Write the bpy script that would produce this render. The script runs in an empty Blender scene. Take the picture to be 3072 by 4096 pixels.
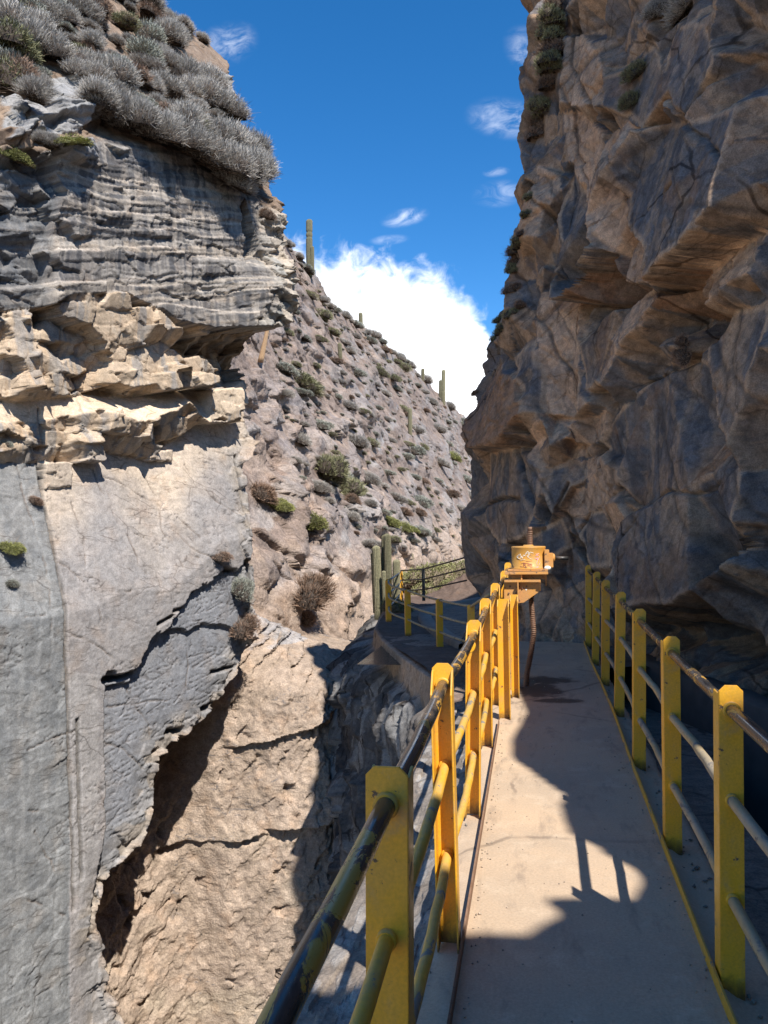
import bpy, bmesh, math, random
import numpy as np
from mathutils import Vector, Matrix
from mathutils.bvhtree import BVHTree

random.seed(7)
rng = np.random.default_rng(11)
SC = bpy.context.scene
COL = SC.collection

# ------------------------------------------------------------------ camera
CAM = np.array([0.0, 0.0, 1.6])
FPX = 3200.0                                   # focal length in photo pixels (3072 x 4096)
YAW, PITCH, ROLL = math.radians(10.32), math.radians(1.65), 0.014
_f = np.array([-math.sin(YAW) * math.cos(PITCH), math.cos(YAW) * math.cos(PITCH), math.sin(PITCH)])
_r = np.array([math.cos(YAW), math.sin(YAW), 0.0])
_u = np.cross(_r, _f)
CR = _r * math.cos(ROLL) + _u * math.sin(ROLL)
CR = math.cos(ROLL) * _r - math.sin(ROLL) * _u
CU = math.cos(ROLL) * _u + math.sin(ROLL) * _r
CF = _f
cam_data = bpy.data.cameras.new("Camera")
cam = bpy.data.objects.new("Camera", cam_data)
COL.objects.link(cam)
cam_data.sensor_fit = 'VERTICAL'
cam_data.sensor_height = 36.0
cam_data.lens = 36.0 * FPX / 4096.0
cam_data.clip_start = 0.05
cam_data.clip_end = 5000.0
cam.matrix_world = Matrix(((CR[0], CU[0], -CF[0], CAM[0]), (CR[1], CU[1], -CF[1], CAM[1]), (CR[2], CU[2], -CF[2], CAM[2]), (0, 0, 0, 1)))
SC.camera = cam

def ray(px, py):
    d = CF * FPX + CR * (px - 1536.0) - CU * (py - 2048.0)
    return d / np.linalg.norm(d)
def at_y(px, py, y):
    d = ray(px, py); return CAM + d * (y / d[1])
def at_z(px, py, z):
    d = ray(px, py); return CAM + d * ((z - CAM[2]) / d[2])

# ------------------------------------------------------------------ sun, sky, clouds
SUN = np.array([0.48, -0.65, 1.0]); SUN /= np.linalg.norm(SUN)
sun_data = bpy.data.lights.new("Sun", 'SUN'); sun_data.energy = 5.0; sun_data.angle = math.radians(0.53); sun_data.color = (1.0, 0.955, 0.89)
sun = bpy.data.objects.new("Sun", sun_data); COL.objects.link(sun)
sun.rotation_euler = Vector(-SUN).to_track_quat('-Z', 'Y').to_euler()
sun.location = (20, -20, 40)
world = bpy.data.worlds.new("World"); SC.world = world; world.use_nodes = True
SC.view_settings.view_transform = 'Standard'; SC.view_settings.look = 'None'
SC.view_settings.exposure = 0.62; SC.view_settings.gamma = 1.0
SC.render.film_transparent = False
SC.cycles.max_bounces = 6; SC.cycles.diffuse_bounces = 3; SC.cycles.glossy_bounces = 2; SC.cycles.transmission_bounces = 2; SC.cycles.caustics_reflective = False; SC.cycles.caustics_refractive = False

class NT:
    """small helper around a node tree"""
    def __init__(s, tree): s.t = tree; s.n = tree.nodes; s.l = tree.links
    def add(s, kind, **kw):
        n = s.n.new(kind)
        for k, v in kw.items():
            if hasattr(n, k) and k not in ('inputs',): setattr(n, k, v)
        return n
    def link(s, a, b): s.l.new(a, b)
    def val(s, sock, v):
        if isinstance(v, bpy.types.NodeSocket): s.link(v, sock)
        else: sock.default_value = v
    def math(s, op, a, b=None, c=None, clamp=False):
        n = s.n.new('ShaderNodeMath'); n.operation = op; n.use_clamp = clamp
        s.val(n.inputs[0], a)
        if b is not None: s.val(n.inputs[1], b)
        if c is not None: s.val(n.inputs[2], c)
        return n.outputs[0]
    def mix(s, fac, a, b, mode='MIX'):
        n = s.n.new('ShaderNodeMix'); n.data_type = 'RGBA'; n.blend_type = mode
        s.val(n.inputs[0], fac); s.val(n.inputs[6], a); s.val(n.inputs[7], b)
        return n.outputs[2]
    def noise(s, vec, scale, detail=4.0, rough=0.55, dist=0.0, out=0):
        n = s.n.new('ShaderNodeTexNoise'); n.inputs['Scale'].default_value = scale
        n.inputs['Detail'].default_value = detail; n.inputs['Roughness'].default_value = rough; n.inputs['Distortion'].default_value = dist
        if vec is not None: s.link(vec, n.inputs['Vector'])
        return n.outputs[out]
    def ramp(s, fac, stops):
        n = s.n.new('ShaderNodeValToRGB'); s.link(fac, n.inputs[0])
        e = n.color_ramp.elements
        while len(e) < len(stops): e.new(0.5)
        for el, (p, c) in zip(e, stops):
            el.position = p
            el.color = (c, c, c, 1) if isinstance(c, (int, float)) else (*c, 1)
        return n.outputs[0]
    def maprange(s, v, a, b, c=0.0, d=1.0, smooth=True):
        n = s.n.new('ShaderNodeMapRange'); n.interpolation_type = 'SMOOTHSTEP' if smooth else 'LINEAR'
        s.link(v, n.inputs[0])
        for i, x in enumerate((a, b, c, d)): n.inputs[1 + i].default_value = x
        return n.outputs[0]
    def mapping(s, vec, scale=(1, 1, 1), rot=(0, 0, 0), loc=(0, 0, 0)):
        n = s.n.new('ShaderNodeMapping'); s.link(vec, n.inputs[0])
        n.inputs['Scale'].default_value = scale; n.inputs['Rotation'].default_value = rot; n.inputs['Location'].default_value = loc
        return n.outputs[0]

def build_world():
    w = NT(world.node_tree); w.n.clear()
    out = w.add('ShaderNodeOutputWorld'); bg = w.add('ShaderNodeBackground')
    sky = w.add('ShaderNodeTexSky'); sky.sky_type = 'NISHITA'; sky.sun_disc = False
    sky.sun_elevation = math.asin(SUN[2]); sky.sun_rotation = math.atan2(SUN[0], SUN[1])
    sky.altitude = 2600.0; sky.air_density = 1.0; sky.dust_density = 0.4; sky.ozone_density = 1.6
    tc = w.add('ShaderNodeTexCoord'); sep = w.add('ShaderNodeSeparateXYZ'); w.link(tc.outputs['Generated'], sep.inputs[0])
    yy = w.math('MAXIMUM', sep.outputs[1], 0.02)
    u = w.math('DIVIDE', sep.outputs[0], yy); v = w.math('DIVIDE', sep.outputs[2], yy)
    comb = w.add('ShaderNodeCombineXYZ'); w.link(u, comb.inputs[0]); w.link(v, comb.inputs[1])
    uv = comb.outputs[0]
    front = w.maprange(sep.outputs[1], 0.05, 0.2)
    big = w.noise(uv, 9.0, 8.0, 0.58, 0.3)
    fine = w.noise(uv, 34.0, 6.0, 0.6, 0.5)
    def blob(cx, cz, rx, rz, rot=0.0):
        du = w.math('SUBTRACT', u, cx); dv = w.math('SUBTRACT', v, cz)
        c, s_ = math.cos(rot), math.sin(rot)
        a = w.math('ADD', w.math('MULTIPLY', du, c / rx), w.math('MULTIPLY', dv, s_ / rx))
        b = w.math('ADD', w.math('MULTIPLY', du, -s_ / rz), w.math('MULTIPLY', dv, c / rz))
        r = w.math('SQRT', w.math('ADD', w.math('MULTIPLY', a, a), w.math('MULTIPLY', b, b)))
        return w.math('SUBTRACT', 1.0, r)
    # the cumulus behind the hillside: several lobes joined, edge broken by noise
    lobes = [blob(-0.315, 0.20, 0.09, 0.20), blob(-0.255, 0.18, 0.10, 0.20), blob(-0.18, 0.19, 0.10, 0.165), blob(-0.13, 0.17, 0.075, 0.175), blob(-0.085, 0.15, 0.055, 0.155), blob(-0.33, 0.12, 0.1, 0.24), blob(-0.055, 0.10, 0.05, 0.15), blob(-0.03, 0.10, 0.06, 0.12)]
    m = lobes[0]
    for b in lobes[1:]: m = w.math('MAXIMUM', m, b)
    m = w.math('ADD', w.math('MULTIPLY', m, 2.2), w.math('ADD', w.math('MULTIPLY', w.math('SUBTRACT', big, 0.5), 1.1), w.math('MULTIPLY', w.math('SUBTRACT', fine, 0.5), 1.1)))
    cum = w.maprange(m, -0.10, 0.60)
    # thin wisps
    wn = w.noise(w.mapping(uv, (1.0, 1.6, 1), (0, 0, 0.5)), 26.0, 6.0, 0.62, 0.9)
    wisps = None
    for (cx, cz, rx, rz, rot, amp) in ((-0.388, 0.66, 0.05, 0.035, 0.1, .42), (-0.150, 0.405, 0.035, 0.014, 0.12, .55), (-0.022, 0.52, 0.055, 0.03, -0.25, .45), (0.012, 0.60, 0.03, 0.045, 0.7, .35), (-0.03, 0.425, 0.04, 0.02, 0, .3), (-0.033, 0.453, 0.02, 0.008, 0, .3), (-0.17, 0.378, 0.03, 0.008, 0, .3)):
        b = w.math('MULTIPLY', w.math('MULTIPLY', w.maprange(blob(cx, cz, rx, rz, rot), 0.0, 0.8), w.maprange(wn, 0.32, 0.75)), amp * 0.75)
        wisps = b if wisps is None else w.math('MAXIMUM', wisps, b)
    mask = w.math('MULTIPLY', w.math('MAXIMUM', cum, wisps), front)
    hs = w.add('ShaderNodeHueSaturation'); hs.inputs['Saturation'].default_value = SKY_SAT; hs.inputs['Value'].default_value = 1.0
    w.link(sky.outputs[0], hs.inputs['Color'])
    soft = w.noise(uv, 15.0, 5.0, 0.5, 0.2)
    ccol = w.mix(w.maprange(soft, 0.40, 0.62), (7.0, 7.35, 8.0, 1), (9.2, 9.2, 9.2, 1))
    final = w.mix(mask, hs.outputs[0], ccol)
    w.link(final, bg.inputs['Color']); bg.inputs['Strength'].default_value = SKY_STRENGTH
    w.link(bg.outputs[0], out.inputs[0])
SKY_SAT, SKY_STRENGTH = 1.36, 0.145
build_world()

# ------------------------------------------------------------------ numpy noise
def _h(ix, iy, iz, seed):
    h = (ix.astype(np.uint32) * np.uint32(374761393)) ^ (iy.astype(np.uint32) * np.uint32(668265263)) ^ (iz.astype(np.uint32) * np.uint32(2246822519)) ^ np.uint32((seed * 3266489917 + 12345) & 0xffffffff)
    h = (h ^ (h >> np.uint32(13))) * np.uint32(1274126177)
    h = (h ^ (h >> np.uint32(16))) * np.uint32(2654435761)
    return h ^ (h >> np.uint32(15))
def hashf(ix, iy, iz=0, seed=0):
    ix = np.asarray(ix, dtype=np.int64); iy = np.asarray(iy, dtype=np.int64) + 0 * ix; iz = np.asarray(iz, dtype=np.int64) + 0 * ix
    return _h(ix, iy, iz, seed).astype(np.float32) * np.float32(1 / 4294967296.0)
_ga = np.arange(256) * (2 * math.pi / 256); _GX = np.cos(_ga).astype(np.float32); _GY = np.sin(_ga).astype(np.float32)
def perlin(x, y, seed=0):
    x = np.asarray(x, dtype=np.float32); y = np.asarray(y, dtype=np.float32) + 0 * x; x = x + 0 * y
    xf = np.floor(x); yf = np.floor(y); fx = x - xf; fy = y - yf
    xi = xf.astype(np.int32).view(np.uint32) * np.uint32(374761393); yi = yf.astype(np.int32).view(np.uint32) * np.uint32(668265263)
    xj = xi + np.uint32(374761393); yj = yi + np.uint32(668265263); sd = np.uint32((seed * 3266489917 + 12345) & 0xffffffff)
    ux = fx * fx * fx * (fx * (fx * 6 - 15) + 10); uy = fy * fy * fy * (fy * (fy * 6 - 15) + 10)
    def g(ax, ay, dx, dy):
        h = ax ^ ay ^ sd
        h = (h ^ (h >> np.uint32(15))) * np.uint32(2246822519); h = (h ^ (h >> np.uint32(13))) * np.uint32(3266489917)
        k = (h >> np.uint32(20)) & np.uint32(255)
        return _GX[k] * dx + _GY[k] * dy
    a = g(xi, yi, fx, fy); b = g(xj, yi, fx - 1, fy); c = g(xi, yj, fx, fy - 1); d = g(xj, yj, fx - 1, fy - 1)
    return (a + (b - a) * ux + (c - a) * uy + (a - b - c + d) * ux * uy) * np.float32(1.5)
def fbm(x, y, seed=0, octv=5, gain=0.5, lac=2.03):
    t = 0.0; amp = 1.0; tot = 0.0
    for o in range(octv):
        t = t + amp * perlin(x, y, seed + o * 17); tot += amp
        amp *= gain; x = x * lac + 3.7; y = y * lac - 1.9
    return t / tot
def ridged(x, y, seed=0, octv=4, gain=0.5):
    t = 0.0; amp = 1.0; tot = 0.0
    for o in range(octv):
        t = t + amp * (1 - np.abs(perlin(x, y, seed + o * 13)) * 1.6); tot += amp
        amp *= gain; x = x * 2.1 + 1.3; y = y * 2.1 + 5.1
    return t / tot
def worley(x, y, seed=0, jit=0.9):
    """F1, F2-F1 edge measure, cell ids, offset from the cell centre"""
    xi = np.floor(x).astype(np.int32); yi = np.floor(y).astype(np.int32)
    d1 = np.full(x.shape, 9.0); d2 = np.full(x.shape, 9.0); cx = np.zeros(x.shape); cy = np.zeros(x.shape)
    ia = np.zeros(x.shape, dtype=np.int32); ib = np.zeros(x.shape, dtype=np.int32)
    for dx in (-1, 0, 1):
        for dy in (-1, 0, 1):
            gx = xi + dx; gy = yi + dy
            hh = _h(gx, gy, np.int64(1), seed); px = gx + 0.5 + jit * ((hh & np.uint32(65535)).astype(np.float32) / 65536 - 0.5); py = gy + 0.5 + jit * ((hh >> np.uint32(16)).astype(np.float32) / 65536 - 0.5)
            d = np.hypot(px - x, py - y)
            m = d < d1
            d2 = np.where(m, d1, np.minimum(d2, d)); d1 = np.where(m, d, d1)
            cx = np.where(m, px, cx); cy = np.where(m, py, cy); ia = np.where(m, gx, ia); ib = np.where(m, gy, ib)
    return d1, d2 - d1, ia, ib, x - cx, y - cy
def facets(x, y, seed, tilt=0.6, step=0.5, bias=0.0):
    """broken-block relief: every cell its own tilted plane"""
    d1, e, ia, ib, dx, dy = worley(x, y, seed)
    h = (hashf(ia, ib, 3, seed) - 0.5) * 2 * step
    gx = (hashf(ia, ib, 4, seed) - 0.5) * 2 * tilt; gy = (hashf(ia, ib, 5, seed) - 0.5) * 2 * tilt + bias
    return h + gx * dx + gy * dy, e, hashf(ia, ib, 6, seed)
def smooth(e0, e1, x):
    t = np.clip((x - e0) / (e1 - e0), 0, 1); return t * t * (3 - 2 * t)
def in_poly(x, y, poly):
    poly = np.asarray(poly); ins = np.zeros(x.shape, dtype=bool)
    bb = (x >= poly[:, 0].min()) & (x <= poly[:, 0].max()) & (y >= poly[:, 1].min()) & (y <= poly[:, 1].max())
    xs = x[bb]; ys = y[bb]; r = np.zeros(xs.shape, dtype=bool); j = len(poly) - 1
    for i in range(len(poly)):
        xi, yi = poly[i]; xj, yj = poly[j]
        c = ((yi > ys) != (yj > ys))
        r ^= c & (xs < (xj - xi) * (ys - yi) / ((yj - yi) if yj != yi else 1e-9) + xi); j = i
    ins[bb] = r
    return ins
def seg_dist(x, y, pts, reach=1.6):
    """distance to a polyline, measured only within `reach` of it"""
    out = np.full(x.shape, 99.0); p = np.asarray(pts, float)
    bb = (x > p[:, 0].min() - reach) & (x < p[:, 0].max() + reach) & (y > p[:, 1].min() - reach) & (y < p[:, 1].max() + reach)
    X = x[bb]; Y = y[bb]; d = np.full(X.shape, 99.0)
    for (ax, ay), (bx, by) in zip(p[:-1], p[1:]):
        vx, vy = bx - ax, by - ay; L = vx * vx + vy * vy + 1e-12
        t = np.clip(((X - ax) * vx + (Y - ay) * vy) / L, 0, 1)
        d = np.minimum(d, np.hypot(X - ax - t * vx, Y - ay - t * vy))
    out[bb] = d
    return out

# ------------------------------------------------------------------ objects
def tag(o, label, cat, group=None, kind=None):
    if label: o['label'] = label
    if cat: o['category'] = cat
    if group: o['group'] = group
    if kind: o['kind'] = kind
    return o
def empty(name, loc, label, cat, group=None, rz=0.0):
    o = bpy.data.objects.new(name, None); COL.objects.link(o)
    o.location = loc; o.rotation_euler = (0, 0, rz); o.empty_display_size = 0.1
    return tag(o, label, cat, group)
def link_mesh(name, me, mat, parent=None, smooth_=False):
    o = bpy.data.objects.new(name, me); COL.objects.link(o)
    if mat is not None and not me.materials: me.materials.append(mat)
    if parent is not None: o.parent = parent
    if smooth_:
        me.polygons.foreach_set('use_smooth', np.ones(len(me.polygons), dtype=bool))
    return o
def raw_mesh(name, V, F, col=None):
    """V (n,3), F (m,k) with one k"""
    me = bpy.data.meshes.new(name); V = np.ascontiguousarray(V, dtype=np.float32); F = np.ascontiguousarray(F, dtype=np.int32)
    k = F.shape[1]
    me.vertices.add(len(V)); me.vertices.foreach_set('co', V.ravel())
    me.loops.add(F.size); me.loops.foreach_set('vertex_index', F.ravel())
    me.polygons.add(len(F)); me.polygons.foreach_set('loop_start', np.arange(0, F.size, k, dtype=np.int32))
    me.update(calc_edges=True)
    if col is not None:
        a = me.attributes.new('col', 'FLOAT_COLOR', 'POINT')
        c = np.ones((len(V), 4), dtype=np.float32); c[:, :3] = col; a.data.foreach_set('color', c.ravel())
    return me
def grid_faces(n, m):
    i = np.arange(n - 1)[:, None] * m + np.arange(m - 1)[None, :]
    return np.stack([i, i + m, i + m + 1, i + 1], -1).reshape(-1, 4)
class MB:
    """collects boxes, bars, tubes and prisms into one mesh"""
    def __init__(s): s.b = bmesh.new()
    def box(s, c, size, rz=0.0, M=None):
        x, y, z = size[0] / 2, size[1] / 2, size[2] / 2
        R = Matrix.Translation(c) @ (Matrix.Rotation(rz, 4, 'Z') if M is None else M)
        v = [s.b.verts.new(R @ Vector((sx * x, sy * y, sz * z))) for sx in (-1, 1) for sy in (-1, 1) for sz in (-1, 1)]
        for f in ((0, 1, 3, 2), (4, 6, 7, 5), (0, 4, 5, 1), (2, 3, 7, 6), (0, 2, 6, 4), (1, 5, 7, 3)): s.b.faces.new([v[i] for i in f])
        return s
    def prism(s, pts, vec):
        """a planar polygon of 3-D points pushed along vec"""
        vec = Vector(vec); a = [s.b.verts.new(Vector(p)) for p in pts]; b = [s.b.verts.new(Vector(p) + vec) for p in pts]
        n = len(a)
        s.b.faces.new(a[::-1]); s.b.faces.new(b)
        for i in range(n): s.b.faces.new((a[i], a[(i + 1) % n], b[(i + 1) % n], b[i]))
        return s
    def tube(s, pts, r, seg=12, caps=True):
        pts = [Vector(p) for p in pts]; n = len(pts); rs = r if isinstance(r, (list, tuple)) else [r] * n
        rings = []; up = None
        for i, p in enumerate(pts):
            t = (pts[min(i + 1, n - 1)] - pts[max(i - 1, 0)]).normalized()
            if up is None: up = Vector((0, 0, 1)) if abs(t.z) < 0.9 else Vector((1, 0, 0))
            a = t.cross(up).normalized(); bb = t.cross(a).normalized(); up = a.cross(t) if a.cross(t).length > 0 else up
            rings.append([s.b.verts.new(p + (a * math.cos(k * 2 * math.pi / seg) + bb * math.sin(k * 2 * math.pi / seg)) * rs[i]) for k in range(seg)])
        for A, B in zip(rings[:-1], rings[1:]):
            for k in range(seg):
                f = s.b.faces.new((A[k], A[(k + 1) % seg], B[(k + 1) % seg], B[k])); f.smooth = True
        if caps: s.b.faces.new(rings[0]); s.b.faces.new(rings[-1][::-1])
        return s
    def lathe(s, prof, c=(0, 0, 0), seg=32, M=None):
        R = Matrix.Translation(c) @ (M or Matrix.Identity(4)); rings = []
        for r, z in prof: rings.append([s.b.verts.new(R @ Vector((r * math.cos(k * 2 * math.pi / seg), r * math.sin(k * 2 * math.pi / seg), z))) for k in range(seg)])
        for A, B in zip(rings[:-1], rings[1:]):
            for k in range(seg): s.b.faces.new((A[k], A[(k + 1) % seg], B[(k + 1) % seg], B[k]))
        s.b.faces.new(rings[0][::-1]); s.b.faces.new(rings[-1])
        return s
    def build(s, name, mat, parent=None, bevel=0.0, auto=False):
        bmesh.ops.recalc_face_normals(s.b, faces=s.b.faces)
        if bevel > 0:
            es = [e for e in s.b.edges if len(e.link_faces) == 2 and e.calc_face_angle(0) > 0.6]
            bmesh.ops.bevel(s.b, geom=es, offset=bevel, segments=2, affect='EDGES', clamp_overlap=True)
        me = bpy.data.meshes.new(name); s.b.to_mesh(me); s.b.free()
        return link_mesh(name, me, mat, parent)

# ------------------------------------------------------------------ materials
def new_mat(name):
    m = bpy.data.materials.new(name); m.use_nodes = True
    t = NT(m.node_tree); p = t.n['Principled BSDF']
    return m, t, p
def bump(t, p, height, strength, dist, normal=None):
    b = t.add('ShaderNodeBump'); b.inputs['Strength'].default_value = strength; b.inputs['Distance'].default_value = dist
    t.link(height, b.inputs['Height'])
    if normal is not None: t.link(normal, b.inputs['Normal'])
    if p is not None: t.link(b.outputs[0], p.inputs['Normal'])
    return b.outputs[0]
def rock_mat(name, s1=1.2, s2=9.0, s3=60.0, bd=0.03, bs=0.7, stretch=(1, 1, 1), vary=(0.72, 1.2), cracks=None):
    """rock: the mesh carries the kind of stone, the nodes add grain, blotches and hairline joints"""
    m, t, p = new_mat(name)
    a = t.add('ShaderNodeAttribute'); a.attribute_name = 'col'
    tc = t.add('ShaderNodeTexCoord'); P = t.mapping(tc.outputs['Object'], stretch)
    n1 = t.noise(P, s1, 3.0, 0.62, 0.4); n2 = t.noise(P, s2, 4.0, 0.68, 0.3); n3 = t.noise(P, s3, 2.5, 0.75)
    lo, hi = vary
    c = t.mix(1.0, a.outputs['Color'], t.maprange(n1, 0.34, 0.66, 0.5 + lo * 0.5, 0.5 + hi * 0.5, False), 'MULTIPLY')
    c = t.mix(1.0, c, t.maprange(n2, 0.34, 0.66, lo, hi, False), 'MULTIPLY')
    c = t.mix(1.0, c, t.maprange(n3, 0.36, 0.64, lo + 0.05, hi, False), 'MULTIPLY')
    warm = t.mix(t.maprange(t.noise(P, s1 * 2.3, 2.0, 0.6), 0.5, 0.75, 0.0, 0.35), c, t.mix(1.0, c, (1.18, 0.98, 0.80, 1), 'MULTIPLY'))
    hsum = t.math('ADD', t.math('MULTIPLY', n2, 1.0), t.math('MULTIPLY', n3, 0.5))
    for (sc, rot, squash, wid, amt) in cracks or ():
        dist = t.add('ShaderNodeVectorMath', operation='ADD'); ns = t.add('ShaderNodeTexNoise'); ns.inputs['Scale'].default_value = sc * 1.7; ns.inputs['Detail'].default_value = 3.0; t.link(P, ns.inputs['Vector'])
        sc_ = t.add('ShaderNodeVectorMath', operation='SCALE'); t.link(ns.outputs[1], sc_.inputs[0]); sc_.inputs['Scale'].default_value = 0.35 / sc
        t.link(t.mapping(P, (1, 1, 1), rot), dist.inputs[0]); t.link(sc_.outputs[0], dist.inputs[1])
        v = t.add('ShaderNodeTexVoronoi'); v.feature = 'DISTANCE_TO_EDGE'; v.inputs['Scale'].default_value = sc; t.link(t.mapping(dist.outputs[0], squash), v.inputs['Vector'])
        k = t.math('MULTIPLY', t.maprange(v.outputs['Distance'], wid * 0.25, wid, 1.0, 0.0), t.maprange(t.noise(P, sc * 0.8, 2.0, 0.6), 0.47, 0.6))
        warm = t.mix(t.math('MULTIPLY', k, amt), warm, t.mix(1.0, warm, (0.22, 0.19, 0.17, 1), 'MULTIPLY'))
    t.link(warm, p.inputs['Base Color'])
    p.inputs['Roughness'].default_value = 0.9; p.inputs['Specular IOR Level'].default_value = 0.18
    bump(t, p, hsum, bs, bd)
    return m
def attr_mat(name, rough=0.8, s=30.0, vary=(0.75, 1.2), spec=0.2, trans=0.0):
    m, t, p = new_mat(name)
    a = t.add('ShaderNodeAttribute'); a.attribute_name = 'col'
    oi = t.add('ShaderNodeObjectInfo'); tc = t.add('ShaderNodeTexCoord')
    n = t.noise(tc.outputs['Object'], s, 3.0)
    c = t.mix(1.0, a.outputs['Color'], t.maprange(n, 0.3, 0.7, vary[0], vary[1], False), 'MULTIPLY')
    c = t.mix(1.0, c, t.maprange(oi.outputs['Random'], 0, 1, 0.76, 1.18, False), 'MULTIPLY')
    t.link(c, p.inputs['Base Color']); p.inputs['Roughness'].default_value = rough; p.inputs['Specular IOR Level'].default_value = spec
    return m
def paint_mat(name, base, worn, under, amount, s=14.0, rough=0.42, dirt=0.35, stretch=(1, 1, 1), dust=(0.33, 0.25, 0.18), rustfoot=0.0):
    """old gloss paint: chips down to the coat below, fading, dust on what faces up"""
    m, t, p = new_mat(name)
    tc = t.add('ShaderNodeTexCoord'); P = t.mapping(tc.outputs['Object'], stretch)
    n1 = t.noise(P, s, 7.0, 0.68, 0.6); n2 = t.noise(P, s * 0.23, 4.0, 0.6); n3 = t.noise(P, s * 6, 3.0, 0.6)
    c = t.mix(t.maprange(n2, 0.35, 0.7), base, worn)
    c = t.mix(1.0, c, t.maprange(n3, 0.3, 0.7, 0.86, 1.1, False), 'MULTIPLY')
    chip = t.maprange(t.math('ADD', n1, t.math('MULTIPLY', n2, 0.35)), amount, amount + 0.03)
    c2 = t.mix(chip, c, under)
    g = t.add('ShaderNodeNewGeometry'); sp = t.add('ShaderNodeSeparateXYZ'); t.link(g.outputs['Normal'], sp.inputs[0])
    up = t.math('MULTIPLY', t.maprange(sp.outputs[2], 0.25, 0.95), t.maprange(n1, 0.3, 0.62, 0.0, dirt))
    low = t.math('MULTIPLY', t.maprange(t.noise(P, s * 0.5, 5.0, 0.7), 0.5, 0.72), dirt * 0.9)
    c3 = t.mix(t.math('MAXIMUM', up, low), c2, (*dust, 1))
    spz = t.add('ShaderNodeSeparateXYZ'); t.link(tc.outputs['Object'], spz.inputs[0])
    foot = t.math('MULTIPLY', t.maprange(t.math('ADD', spz.outputs[2], t.math('MULTIPLY', n1, 0.22)), 0.10, 0.20, 1.0, 0.0), rustfoot)
    c3 = t.mix(foot, c3, (0.085, 0.045, 0.026, 1))
    t.link(c3, p.inputs['Base Color'])
    t.link(t.maprange(n1, 0.3, 0.7, rough - 0.1, rough + 0.22, False), p.inputs['Roughness'])
    bump(t, p, t.math('ADD', t.math('MULTIPLY', chip, -0.6), t.math('MULTIPLY', n3, 0.3)), 0.5, 0.0012)
    return m
YEL, YEL2 = (0.78, 0.392, 0.016, 1), (0.70, 0.365, 0.045, 1)
M = {}
M['cliff_left'] = rock_mat('layered_grey_rock', 0.9, 7.0, 42.0, 0.012, 0.7, (1, 1, 1), (0.80, 1.18), [(0.55, (0.5, 0.2, 0.35), (1, 1, 1.9), 0.012, 0.42), (2.6, (0.05, 0.0, 0.35), (0.35, 0.35, 2.4), 0.03, 0.5)])
M['conglomerate'] = rock_mat('gritty_conglomerate', 0.9, 5.0, 26.0, 0.05, 0.9, (1, 1, 1), (0.76, 1.22))
M['cliff_right'] = rock_mat('broken_brown_rock', 1.3, 11.0, 75.0, 0.012, 0.85, (1, 1, 1), (0.74, 1.24), [(0.6, (0.3, 0.9, 0.2), (1, 1, 0.42), 0.014, 0.8), (2.2, (0.2, -0.7, 0.3), (1, 1, 0.4), 0.026, 0.4)])
M['hill'] = rock_mat('stony_slope', 0.35, 2.4, 14.0, 0.10, 0.9, (1, 1, 1), (0.74, 1.26), [(0.7, (0.35, 0.1, 0.1), (0.5, 0.5, 1.6), 0.04, 0.5)])
M['crag'] = rock_mat('streaked_slate', 1.6, 10.0, 70.0, 0.014, 0.9, (1, 1, 1), (0.74, 1.26), [(2.2, (0.1, 0.15, 0), (1, 1, 0.28), 0.04, 0.75)])
M['ground'] = rock_mat('packed_earth', 0.8, 9.0, 70.0, 0.014, 0.6, (1, 1, 1), (0.78, 1.2))
M['yellow'] = paint_mat('yellow_paint', YEL, YEL2, (0.11, 0.065, 0.04, 1), 0.81, 18.0, 0.4, 0.5, rustfoot=0.85)
M['black_pipe'] = paint_mat('black_paint_worn_to_yellow', (0.008, 0.010, 0.014, 1), (0.022, 0.026, 0.03, 1), (0.55, 0.29, 0.03, 1), 0.725, 15.0, 0.18, 0.22, (1, 0.35, 1))
M['yellow_pipe'] = paint_mat('dusty_yellow_paint', (0.75, 0.39, 0.02, 1), (0.62, 0.36, 0.06, 1), (0.20, 0.18, 0.15, 1), 0.76, 12.0, 0.5, 0.35, (1, 0.5, 1), (0.36, 0.30, 0.22))
M['plain_pipe'] = paint_mat('weathered_pipe', (0.40, 0.29, 0.13, 1), (0.33, 0.28, 0.2, 1), (0.10, 0.10, 0.10, 1), 0.74, 12.0, 0.55, 0.5, (1, 0.5, 1), (0.34, 0.28, 0.21))
M['dark_metal'] = paint_mat('dark_metal', (0.015, 0.016, 0.018, 1), (0.03, 0.03, 0.03, 1), (0.06, 0.045, 0.03, 1), 0.8, 20.0, 0.35, 0.2)
M['rust'] = paint_mat('rusty_steel', (0.17, 0.085, 0.045, 1), (0.24, 0.13, 0.08, 1), (0.07, 0.035, 0.022, 1), 0.78, 30.0, 0.6, 0.35)
M['gear_paint'] = paint_mat('ochre_machine_paint', (0.55, 0.26, 0.035, 1), (0.48, 0.25, 0.06, 1), (0.15, 0.075, 0.04, 1), 0.82, 40.0, 0.5, 0.3)
M['bracket_paint'] = paint_mat('faded_orange_paint', (0.60, 0.28, 0.06, 1), (0.50, 0.26, 0.10, 1), (0.13, 0.07, 0.045, 1), 0.78, 26.0, 0.55, 0.4)
def solid(name, col, rough=0.7, s=25.0):
    m, t, p = new_mat(name); tc = t.add('ShaderNodeTexCoord'); n = t.noise(tc.outputs['Object'], s, 4.0)
    t.link(t.mix(1.0, (*col, 1), t.maprange(n, 0.3, 0.7, 0.8, 1.15, False), 'MULTIPLY'), p.inputs['Base Color']); p.inputs['Roughness'].default_value = rough
    return m
M['white_marker'] = solid('white_marker', (0.85, 0.83, 0.72))
M['pink_marker'] = solid('pink_marker', (0.75, 0.45, 0.5))
M['red_marker'] = solid('dark_red_marker', (0.33, 0.09, 0.09))
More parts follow.
